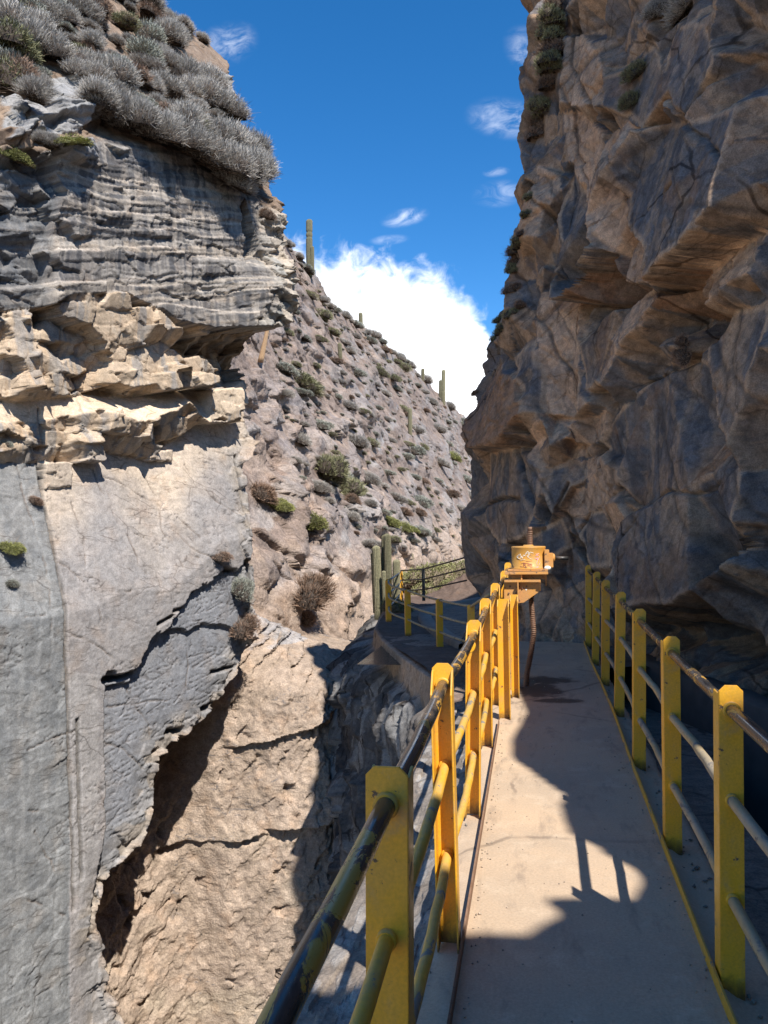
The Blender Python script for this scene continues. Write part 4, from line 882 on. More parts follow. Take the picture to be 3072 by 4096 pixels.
    # hollows: under the big block by the canal, and the deep one high up
    for (px, py, rs, rz, dp) in ((2880, 2570, 1.0, 0.42, 0.95), (2700, 2560, .35, .25, .45), (2560, 2560, .25, .25, .4), (2830, 1290, 0.5, 0.3, 0.8), (2480, 1180, .35, .22, .3), (2360, 1640, .22, .25, .45), (1915, 2330, 0.5, 0.45, 0.7), (2110, 1780, .3, .2, .3), (2700, 1300, .5, .2, .35)):
        h = w.hit(px, py)
        if h: D -= 0.8 * dp * smooth(1.0, 0.25, np.hypot((S - h[0] + wS * 2) / rs, (Z - h[1] + wZ * 2) / rz))
    D += vis * (0.007 * fbm(S * 16, Z * 16, 350, 4) + 0.008 * fbm(S * 4, Z * 4, 351, 3))
    D += (1 - vis) * (0.10 * fac + 0.05 * n1) * smooth(0.2, 1.2, np.abs(Z - np.interp(YY, [a for a, b in SKYLINE], [b for a, b in SKYLINE])))
    zt = np.interp(YY, [a for a, b in SKYLINE], [b for a, b in SKYLINE])
    D += 1.2 * smooth(-1.35, -1.6, YY) * smooth(-5, -4, YY) * smooth(4.6, 5.9, Z)          # added brow, unseen behind the camera, shaped to shade the near railing
    D -= 4.5 * np.clip(Z - zt, 0, None)
    # colours
    col = np.broadcast_to(np.array([0.37, 0.245, 0.16]), S.shape + (3,)).copy()
    n2 = fbm(S2 * 2.2, Z2 * 2.2, 360, 4); n3 = fbm(S2 * 0.9 + Z2 * .3, Z2 * 0.9, 361, 4)
    gcol = np.array([0.135, 0.128, 0.13]); tcol = np.array([0.58, 0.37, 0.235]); bcol = np.array([0.33, 0.175, 0.095])
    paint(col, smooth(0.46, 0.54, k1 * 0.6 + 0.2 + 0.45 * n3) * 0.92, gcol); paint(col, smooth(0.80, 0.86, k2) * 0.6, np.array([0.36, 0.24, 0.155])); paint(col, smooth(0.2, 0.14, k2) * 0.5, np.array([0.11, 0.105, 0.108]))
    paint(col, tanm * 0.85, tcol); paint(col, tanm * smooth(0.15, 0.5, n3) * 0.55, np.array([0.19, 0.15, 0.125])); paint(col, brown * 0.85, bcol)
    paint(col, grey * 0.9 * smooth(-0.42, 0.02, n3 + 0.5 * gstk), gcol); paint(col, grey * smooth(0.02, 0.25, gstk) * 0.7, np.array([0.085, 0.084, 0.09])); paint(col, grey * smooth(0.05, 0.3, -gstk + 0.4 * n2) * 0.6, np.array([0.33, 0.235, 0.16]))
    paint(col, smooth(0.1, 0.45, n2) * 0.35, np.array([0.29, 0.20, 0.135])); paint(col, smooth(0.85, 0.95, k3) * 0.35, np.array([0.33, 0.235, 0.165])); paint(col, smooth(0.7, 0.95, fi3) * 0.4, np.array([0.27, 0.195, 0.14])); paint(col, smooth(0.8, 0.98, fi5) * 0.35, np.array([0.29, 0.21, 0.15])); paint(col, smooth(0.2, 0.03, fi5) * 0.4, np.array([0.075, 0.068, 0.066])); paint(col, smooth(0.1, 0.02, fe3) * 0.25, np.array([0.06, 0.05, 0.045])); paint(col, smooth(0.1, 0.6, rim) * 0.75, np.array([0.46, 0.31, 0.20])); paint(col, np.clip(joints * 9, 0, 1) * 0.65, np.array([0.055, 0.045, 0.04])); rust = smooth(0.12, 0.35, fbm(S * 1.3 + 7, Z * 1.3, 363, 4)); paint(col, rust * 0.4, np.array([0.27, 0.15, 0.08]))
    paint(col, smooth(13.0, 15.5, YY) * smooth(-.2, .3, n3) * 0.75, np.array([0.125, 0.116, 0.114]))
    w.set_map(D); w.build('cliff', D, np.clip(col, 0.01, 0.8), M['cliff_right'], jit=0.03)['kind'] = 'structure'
    return w
RIGHT = build_right()

# ================================================================== the crag that carries walkway and platform
RIM = [(-5.2, 31), (-4.6, 26), (-4.05, 21.8), (-3.75, 19.6), (-3.2, 17.6), (-2.45, 15.4), (-1.78, 13.6), (-1.36, 12.4), (-1.15, 10.8), (-1.08, 8), (-1.1, 6), (-1.0, 4), (-0.9, 2), (-0.9, -4)]
def rim_z(y): return np.interp(y, [0, 4, 8, 10.5, 12.5, 40], [-0.42, -0.42, -0.48, -0.6, -0.72, -0.66])
def build_crag():
    c = np.array(RIM, float); L = np.concatenate([[0], np.cumsum(np.hypot(*np.diff(c, axis=0).T))]); sy = lambda y: np.interp(-y, -c[:, 1], L)
    ss = np.concatenate([np.arange(0, sy(21), 0.09), np.arange(sy(21), sy(7), 0.022), np.arange(sy(7), L[-1], 0.03)])
    zz = np.concatenate([np.arange(-12, -6.5, 0.12), np.arange(-6.5, 0.001, 0.023)])
    w = Wall(c, ss, zz, 1.0); S, Z = w.S, w.Z; YY = np.interp(S, L, c[:, 1]); rz = rim_z(YY)
    H = rz - Z                                                            # depth below the rim
    far = smooth(11.0, 14.0, YY)
    n1 = fbm(S * 0.6, Z * 0.35, 400, 4)
    D = np.interp(YY, [12, 14, 16.5, 19, 21, 26], [0.3, 0.35, 0.6, 1.0, 1.1, 0.9]) * smooth(0.05, 1.15, H) * far + 0.10 * np.clip(H - 1, 0, 6) * (1 - far) + 0.18 * smooth(0.1, 1.2, H) * (1 - far) + 0.02 * np.clip(H - 1.2, 0, None)
    fl = fbm(S * 1.5 + 0.22 * Z, Z * 0.22, 401, 4); fl2 = ridged(S * 3.4 + 0.6 * Z, Z * 0.5, 402, 4); fac, fe, fi = facets(S * 2.6 + 0.5 * Z, Z * 0.8, 403, 0.6, 0.5); fac2, _, fi2 = facets(S * 7 + Z, Z * 2.6, 404, 0.5, 0.5)
    below = smooth(0.15, 0.6, H)
    fq = S * 1.05 + 0.16 * Z + 0.5 * fbm(S * 0.5, Z * 0.4, 408, 3); fq = fq - np.floor(fq); D += below * far * 0.42 * (smooth(0, 0.12, fq) * (1 - fq) - 0.45)
    D += below * (0.34 * fl + 0.30 * (fl2 - 0.5) + 0.20 * fac + 0.06 * fac2 - 0.16 * np.exp(-(fe / 0.07) ** 2) + 0.15 * n1 + 0.012 * fbm(S * 20, Z * 9, 405, 3))
    cc1, ck1, ce1 = chisel(ss, zz, D, [[2.2, 0.6], [-0.2, 0.7]], 420, 4, 1.6, 0.05, 0.05, 0.3); cc2, ck2, ce2 = chisel(ss, zz, D, [[6.0, 1.2], [-0.5, 2.0]], 421, 2, 1.6, 0.025, 0.06, 0.3)
    deep = smooth(0.7, 1.3, H); D = D * (1 - deep) + deep * (0.2 * D + 0.45 * cc1 + 0.35 * cc2)
    lip = smooth(0.62, 0.40, H + 0.18 * fbm(S * 1.6, Z * 0.5, 406, 3)) * far
    D = D * (1 - lip) + lip * (0.10 + 0.10 * H + 0.035 * fbm(S * 3, Z * 3, 407, 4))
    top = Z > rz
    D = np.where(top, 0.05 - 6.0 * (Z - rz), D)
    Zc = np.minimum(Z, rz + 0.06 * (Z - rz))
    col = np.broadcast_to(np.array([0.135, 0.127, 0.122]), S.shape + (3,)).copy()
    st = fbm(S * 4.5 + 0.4 * Z, Z * 0.4, 410, 4); n2 = fbm(S * 2, Z * 2, 411, 4)
    paint(col, smooth(0.02, 0.25, st) * 0.75, np.array([0.36, 0.35, 0.335])); paint(col, smooth(0.7, 0.85, ck2) * 0.5, np.array([0.30, 0.285, 0.265])); paint(col, smooth(0.0, 0.25, -st) * 0.7, np.array([0.06, 0.063, 0.07])); paint(col, smooth(0.15, 0.5, n2) * 0.3, np.array([0.30, 0.27, 0.24]))
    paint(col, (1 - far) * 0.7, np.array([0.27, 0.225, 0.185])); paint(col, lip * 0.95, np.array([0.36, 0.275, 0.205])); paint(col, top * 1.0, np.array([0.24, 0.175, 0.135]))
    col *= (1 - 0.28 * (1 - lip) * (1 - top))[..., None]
    w.set_map(D)
    P = w.pos(D); P[..., 2] = Zc; n, m = P.shape[:2]
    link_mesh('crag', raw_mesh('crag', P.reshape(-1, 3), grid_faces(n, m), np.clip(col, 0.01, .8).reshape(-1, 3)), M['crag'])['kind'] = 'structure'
    return w
CRAG = build_crag()
POOL = [(-1.15, 15.8), (-1.6, 17.0), (-2.15, 18.6), (-2.65, 20.4), (-2.95, 22.4), (-2.9, 24.6), (-2.3, 26.4), (-1.2, 28.0), (1.5, 27.5), (1.5, 17)]
def floor_z(x, y):
    plat = -0.68 + 0.03 * np.sin(y)
    near = np.interp(x, [-1.2, -0.75, -0.45, -0.3], [-0.44, -0.36, -0.24, -0.16])
    k = smooth(9.2, 12.6, y - 0.8 * np.clip(x + 0.3, -1, 1.2))
    z = near * (1 - k) + plat * k
    inwalk = smooth(-0.62, -0.34, x) * smooth(12.6, 11.2, y); z = z * (1 - inwalk) + inwalk * np.where(y > 9, -0.05, z)
    z = np.where((y > 11.0) & (x > -0.3), np.minimum(-0.03 + 0 * y, z + 0.5 * smooth(13.2, 11.6, y)), z)
    return z
def build_floor():
    ys = np.concatenate([np.arange(-4, 1, 0.08), np.arange(1, 14, 0.022), np.arange(14, 32, 0.05)]); us = np.linspace(0, 1, 220) ** 1.25
    c = np.array(RIM, float); rx = np.interp(ys, c[::-1, 1], c[::-1, 0]) - 0.03
    xin = np.interp(ys, [-4, 9.9, 10.2, 11.5, 13, 32], [-0.26, -0.26, 1.6, 2.2, 3.0, 3.5])
    X = rx[:, None] + (xin - rx)[:, None] * us[None, :]; Y = np.broadcast_to(ys[:, None], X.shape)
    Z = floor_z(X, Y)
    fac, fe, fi = facets(X * 5.5, Y * 2.4, 500, 0.5, 0.5); nb = fbm(X * 2, Y * 2, 501, 4); nf = fbm(X * 14, Y * 14, 502, 4)
    led = smooth(10.4, 8.8, Y)
    fl_, fle, fli = facets(X * 15, Y * 7, 503, 0.5, 0.5); Z = Z + led * (0.035 * fac + 0.03 * nb + 0.010 * fl_) * smooth(-0.30, -0.42, X) + (1 - led) * 0.03 * nb + 0.008 * nf
    pool = in_poly(X, Y, POOL); pd = seg_dist(X, Y, POOL + [POOL[0]])
    Z = np.where(pool, Z - 0.75 * smooth(0.0, 0.12, pd), Z)
    mound = np.exp(-(((X + 2.2) / 1.1) ** 2 + ((Y - 29.0) / 1.2) ** 2)); Z = Z + 0.8 * mound * (1 + 0.3 * nb)
    Z = np.maximum(Z, rim_z(Y)) * 1.0 if False else Z
    col = np.broadcast_to(np.array([0.13, 0.092, 0.072]), X.shape + (3,)).copy()
    paint(col, smooth(0.0, 0.5, nb) * 0.5, np.array([0.18, 0.13, 0.10])); paint(col, led * 0.95, np.array([0.20, 0.172, 0.145])); paint(col, led * smooth(0.5, 0.85, fli) * 0.6, np.array([0.36, 0.34, 0.315])); paint(col, led * np.exp(-(fle / 0.08) ** 2) * 0.5, np.array([0.17, 0.155, 0.14])); paint(col, led * smooth(0.0, 0.35, nf) * 0.4, np.array([0.25, 0.21, 0.175])); paint(col, led * smooth(0.0, 0.4, nb) * smooth(-.55, -.38, X) * 0.7, np.array([0.36, 0.275, 0.205]))
    n, m = X.shape
    link_mesh('ground', raw_mesh('ground', np.stack([X, Y, Z], -1).reshape(-1, 3), grid_faces(n, m), np.clip(col, .01, .8).reshape(-1, 3)), M['ground'])['kind'] = 'structure'
build_floor()
def build_water_and_floor():
    V = [(x, y, -0.86) for x, y in [(-3.3, 15), (3, 15), (3, 29), (-3.3, 29)]]
    link_mesh('water', raw_mesh('water', V, [[0, 1, 2, 3]]), M['water'])['kind'] = 'structure'
    # concrete rim of the basin
    m = MB(); pts = POOL[:8]; n = 40; P = []
    arr = np.array(pts); L = np.r_[0, np.cumsum(np.hypot(*np.diff(arr, axis=0).T))]; q = np.linspace(0, L[-1], n)
    xs, ys = np.interp(q, L, arr[:, 0]), np.interp(q, L, arr[:, 1])
    ker = np.ones(7) / 7; xs = np.convolve(np.pad(xs, 3, mode='edge'), ker, 'valid'); ys = np.convolve(np.pad(ys, 3, mode='edge'), ker, 'valid')
    tx, ty = np.gradient(xs), np.gradient(ys); l = np.hypot(tx, ty); nx, ny = ty / l, -tx / l
    prof = [(-0.22, -0.75), (-0.20, -0.60), (-0.16, -0.575), (0.12, -0.57), (0.15, -0.60), (0.16, -1.4)]
    V = np.array([[(xs[i] + nx[i] * a, ys[i] + ny[i] * a, z + 0.02 * math.sin(i * .9)) for a, z in prof] for i in range(n)])
    o = link_mesh('basin_wall', raw_mesh('basin_wall', V.reshape(-1, 3), grid_faces(n, len(prof))), solid('earth_stained_concrete', (0.23, 0.185, 0.15), 0.92, 6))
    tag(o, 'low pale concrete wall curving round the canal water beyond the platform', 'low wall')
    # bottom of the gorge and the land all round
    R = 900; N = 80; g = np.sign(np.linspace(-1, 1, N)) * np.abs(np.linspace(-1, 1, N)) ** 3 * R
    X, Y = np.meshgrid(g, g + 60, indexing='ij'); Z = -11.5 + 0.3 * fbm(X * .2, Y * .2, 520, 3)
    col = np.broadcast_to(np.array([0.36, 0.29, 0.22]), X.shape + (3,)).copy()
    link_mesh('gorge_floor', raw_mesh('gorge_floor', np.stack([X, Y, Z], -1).reshape(-1, 3), grid_faces(N, N), col.reshape(-1, 3)), M['hill'])['kind'] = 'structure'
    # a far ridge seen through the gap
    xs = np.linspace(-260, 260, 260); vs = np.linspace(0, 1, 60); X, Vv = np.meshgrid(xs, vs, indexing='ij')
    top = 26 + 0.085 * np.clip(X + 40, 0, 400) + 9 * fbm(X * 0.012, X * 0, 530, 4); Zh = -12 + (top + 12) * Vv; Yh = 380 + Vv * 90 + 14 * fbm(X * .03, Vv * 3, 531, 4)
    col = np.broadcast_to(np.array([0.27, 0.225, 0.205]), X.shape + (3,)).copy()
    link_mesh('far_hills', raw_mesh('far_hills', np.stack([X, Yh, Zh], -1).reshape(-1, 3), grid_faces(260, 60), col.reshape(-1, 3)), M['hill'])['kind'] = 'structure'
build_water_and_floor()

# ================================================================== walkway, canal, kerbs
def build_walkway():
    ys = np.arange(-4, 12.06, 0.05); xs = np.linspace(-0.44, 0.84, 40)
    X, Y = np.meshgrid(xs, ys, indexing='ij')
    ed = 0.02 * fbm(Y * 3, Y * 0, 600, 4)
    X = X.copy(); X[0] += ed[0]; X[1] += ed[0]; X[-1] += 1.2 * fbm(Y * 2.2, Y * 0 + 7, 601, 4)[0] * 0.02
    Z = 0.006 * fbm(X * 1.5, Y * 1.5, 602, 4) + 0.002 * fbm(X * 12, Y * 12, 603, 3)
    Z = Z - 0.035 * smooth(0.64, 0.70, X - 0.012 * np.clip(Y - 3, 0, 9)) - 0.02 * smooth(-0.34, -0.40, X) * (0.6 + fbm(X * 5, Y * 5, 604, 3))
    hole = np.hypot((X + 0.10) / 0.13, (Y - 8.72) / 0.17) + 0.25 * fbm(X * 7, Y * 7, 605, 3)
    Z = Z - 0.10 * smooth(1.0, 0.75, hole)
    top = np.stack([X, Y, Z], -1)
    rows = [top[:1] * [1, 1, 0] + [0, 0, -0.22], top, top[-1:] * [1, 1, 0] + [0, 0, -0.16], top[-1:] * [0, 1, 0] + [0.80, 0, -1.15]]
    P = np.concatenate(rows, 0); n, m = P.shape[:2]
    o = link_mesh('walkway', raw_mesh('walkway', P.reshape(-1, 3), grid_faces(n, m), None), M['walkway']); o['kind'] = 'structure'
    o.data.polygons.foreach_set('use_smooth', np.ones(len(o.data.polygons), dtype=bool))
    # canal beside it
    b = MB(); b.prism([(0.78, -4, -1.12), (3.2, -4, -1.12), (3.2, 11.8, -1.12), (0.78, 11.8, -1.12)], (0, 0, -0.1))
    col = solid('silted_canal_bed', (0.045, 0.033, 0.026), 0.95, 8)
    b.build('canal_floor', col)['kind'] = 'structure'
    line = [(2.72, -4), (2.72, 3), (2.60, 5.5), (2.28, 7.3), (1.82, 8.9), (1.42, 10.4), (1.15, 11.3), (1.0, 11.9)]
    a = np.array(line); L = np.r_[0, np.cumsum(np.hypot(*np.diff(a, axis=0).T))]; q = np.arange(0, L[-1], 0.07)
    xs, ys = np.interp(q, L, a[:, 0]), np.interp(q, L, a[:, 1]); tx, ty = np.gradient(xs), np.gradient(ys); l = np.hypot(tx, ty); nx, ny = ty / l, -tx / l
    prof = [(-0.10, -1.3), (-0.085, -0.6), (-0.08, -0.03), (-0.06, 0.0), (0.05, 0.01), (0.16, 0.0), (0.30, -0.08), (0.6, -0.2)]
    V = np.array([[(xs[i] + nx[i] * p, ys[i] + ny[i] * p, z + 0.012 * math.sin(q[i] * 3.1) + 0.01 * math.sin(q[i] * 7.7)) for p, z in prof] for i in range(len(q))])
    o = link_mesh('canal_wall', raw_mesh('canal_wall', V.reshape(-1, 3), grid_faces(len(q), len(prof))), solid('stained_canal_concrete', (0.085, 0.075, 0.066), 0.92, 5))
    tag(o, 'grey concrete canal wall in shade under the overhanging brown rock', 'canal wall')
build_walkway()
def build_grit():
    r = np.random.default_rng(77); V = []; F = []; C_ = []
    spots = [(r.uniform(0.53, 0.62) if r.random() < .5 else r.uniform(-0.27, -0.22), r.uniform(1.2, 11.5), r.uniform(.002, .006)) for _ in range(420)] + [(r.uniform(-0.2, 0.6), r.uniform(1.5, 11.5), r.uniform(.0015, .005)) for _ in range(260)] + [(r.uniform(0.66, 0.8), r.uniform(1.5, 11.5), r.uniform(.003, .013)) for _ in range(260)] + [(r.uniform(-0.43, -0.37), r.uniform(1.5, 10.5), r.uniform(.003, .011)) for _ in range(200)]
    oc = np.array([(1, 0, 0), (-1, 0, 0), (0, 1, 0), (0, -1, 0), (0, 0, 1), (0, 0, -.4)]); tri = np.array([(0, 2, 4), (2, 1, 4), (1, 3, 4), (3, 0, 4), (2, 0, 5), (1, 2, 5), (3, 1, 5), (0, 3, 5)])
    for x, y, q in spots:
        F.append(tri + 6 * len(V)); z = -0.032 if x > 0.65 else (-0.012 if x < -0.34 else 0.001)
        V.append(oc * q * r.uniform(0.6, 1.5, (6, 3)) + [x, y, z + q * 0.3]); C_.append(np.tile(r.uniform(0.6, 1.3) * np.array([.33, .27, .21]), (6, 1)))
    o = link_mesh('grit', raw_mesh('grit', np.concatenate(V), np.concatenate(F), np.concatenate(C_)), M['ground']); tag(o, 'loose grit and pebbles along the walkway edges', 'grit', None, 'stuff')
build_grit()

# ================================================================== railings
def bent(pts, sag=0.0, step=0.12, wob=0.0, seed=0):
    r = random.Random(seed); out = []
    for (a, b) in zip(pts[:-1], pts[1:]):
        a, b = Vector(a), Vector(b); n = max(2, int((b - a).length / step))
        for i in range(n):
            t = i / n; p = a.lerp(b, t); p.z -= sag * 4 * t * (1 - t); p.x += wob * math.sin(t * math.pi) * r.uniform(0.6, 1.0); out.append(p)
    out.append(Vector(pts[-1])); return out
def post_mesh(h=1.07, w=0.084, d=0.08, t=0.007, side=-1, lean=0.0, rails=(0.985, 0.69, 0.34), top_r=0.025, cut=0.10):
    """folded steel channel: a web across the rails with a clipped head, two flanges; side -1 opens to -y"""
    b = MB(); c = 0.020
    b.prism([(-w / 2, 0, 0), (w / 2, 0, 0), (w / 2, 0, h - c), (w / 2 - c, 0, h), (-w / 2 + c, 0, h), (-w / 2, 0, h - c)], (0, t, 0))
    y0, y1 = (0, -d) if side < 0 else (t, t + d)
    for sx in (-1, 1):
        x0 = sx * w / 2 - (t if sx > 0 else 0)
        b.prism([(x0, y0, 0), (x0, y1, 0), (x0, y1, h - cut), (x0, y0 + (y1 - y0) * 0.25, h - c - 0.012), (x0, y0, h - c - 0.004)], (t, 0, 0))
    for i, z in enumerate(rails):
        r = top_r + 0.0045 if i == 0 else 0.024
        b.tube([(0, -0.018, z), (0, t + 0.016, z)], r, 16)
    for v in b.b.verts: v.co.x += lean * v.co.z
    bmesh.ops.recalc_face_normals(b.b, faces=b.b.faces)
    es = [e for e in b.b.edges if len(e.link_faces) == 2 and e.calc_face_angle(0) > 1.2]
    bmesh.ops.bevel(b.b, geom=es, offset=0.0018, segments=2, affect='EDGES', clamp_overlap=True)
    me = bpy.data.meshes.new('post'); b.b.to_mesh(me); b.b.free(); return me
def build_railings():
    # the sunlit side
    L = empty('railing', (-0.335, 1.0, 0), 'yellow channel post railing on the sunlit gorge side of the walkway', 'railing')
    ys = [1.80, 3.17, 4.63, 6.12, 7.58, 9.10, 10.55]; leans = [0.012, -0.012, 0.02, 0.004, 0.008, 0.02, 0.02]; xs = [-0.343, -0.338, -0.348, -0.346, -0.338, -0.315, -0.315]
    dz = [0.005, 0.02, 0.035, 0.04, 0.065, 0.11, 0.15]
    for i, (x, y, ln) in enumerate(zip(xs, ys, leans)):
        me = post_mesh(1.07 + dz[i], side=1 if i == 0 else -1, lean=ln, rails=(0.985 + dz[i], 0.69, 0.345), w=0.098 if i == 0 else 0.084, cut=0.02 if i == 0 else 0.11)
        o = link_mesh('post', me, M['yellow'], L); o.location = (x + 0.335, y - 1.0, 0)
    def line(z, off=0): return [(x + 0.335 + ln * z, y - 1.0, z + (dz[i] if z > 0.9 else 0)) for i, (x, y, ln) in enumerate(zip(xs, ys, leans))]
    def rail(name, z, r, mat, y0, seed, wob):
        pts = line(z); pts = [(pts[0][0], y0, pts[0][2])] + pts + [(pts[-1][0] + 0.005, pts[-1][1] + 0.5, pts[-1][2])]
        m = MB(); m.tube(bent(pts, 0.003, 0.12, wob, seed), r, 18); return m.build(name, mat, L)
    rail('top_rail', 0.985, 0.0228, M['black_pipe'], -1.0, 1, 0.006); rail('middle_rail', 0.69, 0.0185, M['yellow_pipe'], -1.0, 2, 0.012); rail('lower_rail', 0.345, 0.0185, M['yellow_pipe'], -1.0, 3, 0.016)
    m = MB()                                                       # a coupling sleeve on the top rail
    for y in (4.42, 4.36): m.tube([(0, y - 1.0, 0.985), (0, y - 1.0 + 0.035, 0.985)], 0.030, 18)
    m.build('sleeve', M['yellow'], L, 0.003)
    m = MB(); m.prism([(0.046, -3, -0.03), (0.053, -3, -0.03), (0.053, -3, 0.045), (0.046, -3, 0.05)], (0, 8.8, 0)); m.build('kerb_strip', M['rust'], L)
    # the shaded side
    R = empty('railing', (0.70, 1.0, 0), 'yellow channel post railing on the shaded canal side of the walkway', 'railing')
    ys2 = [3.0, 4.28, 5.73, 7.35, 8.80, 10.12, 11.7]; xs2 = [0.665, 0.685, 0.707, 0.745, 0.757, 0.757, 0.785]; ln2 = [0.018, 0.012, 0.022, 0.035, 0.025, 0.035, 0.02]; dz2 = [0.05, 0.06, 0.065, 0.065, 0.085, 0.11, 0.13]
    for i, (x, y, ln) in enumerate(zip(xs2, ys2, ln2)):
        me = post_mesh(1.04 + dz2[i], side=1, lean=ln, rails=(0.955 + dz2[i], 0.69, 0.345), w=0.081, d=0.085, cut=0.03)
        o = link_mesh('post', me, M['yellow'], R); o.location = (x - 0.70, y - 1.0, -0.035)
    def line2(z): return [(x - 0.70 + ln * z, y - 1.0, z - 0.035 + (dz2[i] if z > 0.9 else 0)) for i, (x, y, ln) in enumerate(zip(xs2, ys2, ln2))]
    for name, z, r, mat, sd, wob in (('top_rail', 0.955, 0.022, M['black_pipe'], 5, 0.004), ('middle_rail', 0.69, 0.0195, M['plain_pipe'], 6, 0.02), ('lower_rail', 0.345, 0.0195, M['plain_pipe'], 7, 0.014)):
        pts = line2(z); pts = [(pts[0][0] - 0.02, -1.2, pts[0][2])] + pts
        m = MB(); m.tube(bent(pts, 0.004, 0.12, wob, sd), r, 18); m.build(name, mat, R)
    m = MB(); ln = [(0.585, -3)] + [(x - 0.052, y) for x, y in zip(xs2, ys2)] + [(0.735, 11.95)]; lo = [Vector((x - 0.70, y - 1.0, 0)) for x, y in ln]
    for a, b in zip(lo[:-1], lo[1:]): m.prism([a + Vector((-0.004, 0, -0.03)), a + Vector((0.003, 0, -0.03)), a + Vector((0.004, 0, 0.046)), a + Vector((-0.004, 0, 0.047))], b - a)
    m.build('kerb_strip', M['yellow_pipe'], R)
    # the platform beyond
    P = empty('railing', (-3.2, 18, -0.68), 'curved yellow railing round the shaded platform edge, with dark rails behind', 'railing')
    def base(px, py, y): q = at_y(px, py, y); return (q[0], q[1], q[2])
    A, B_, C_ = base(1556, 2483, 19.2), base(1634, 2538, 17.9), base(1762, 2594, 16.3); D_ = (-1.05, 14.2, -0.66); Dm = (-0.62, 12.3, -0.3)
    E, F_ = base(1604, 2402, 26.0), base(1695, 2400, 25.4); G = tuple(at_y(1864, 2229, 22.6) - np.array([0, 0, 0.98]))
    o0 = Vector((-3.2, 18, -0.68)); rel = lambda p: Vector(p) - o0
    for p, mat in ((A, 'yellow'), (B_, 'yellow'), (C_, 'yellow'), (D_, 'yellow'), (E, 'yellow'), (F_, 'dark_metal')):
        me = post_mesh(1.04, side=1, rails=(0.98, 0.66, 0.33), w=0.13 if mat == 'yellow' else 0.10, d=0.09, cut=0.03)
        o = link_mesh('post', me, M[mat], P); o.location = rel(p) - Vector((0, 0, 0.03)); o.rotation_euler = (0, 0, 0.35 if p in (A, B_, C_) else 0.1)
    def bow(p, q, z, k): # slightly bowed pipe
        a, b = rel(p) + Vector((0, 0, z)), rel(q) + Vector((0, 0, z)); n = (b - a).cross(Vector((0, 0, 1))).normalized()
        return [a.lerp(b, t / 6) + n * k * math.sin(math.pi * t / 6) for t in range(7)]
    for name, z in (('top_rail', 0.98), ('middle_rail', 0.66), ('lower_rail', 0.33)):
        m = MB(); pts = bow(A, B_, z, 0.16)[:-1] + bow(B_, C_, z, 0.05)[:-1] + bow(C_, D_, z, 0.03)[:-1] + bow(D_, Dm, z, 0.0)
        m.tube(pts, 0.023, 10); m.build(name, M['plain_pipe'], P)
        m = MB(); m.tube(bow(A, E, z, 0.05)[:-1] + bow(E, F_, z, 0.05)[:-1] + bow(F_, G, z, 0), 0.024, 10); m.build('dark_' + name, M['dark_metal'], P)  # far rails and post: backlit shading put into a dark metal colour
build_railings()

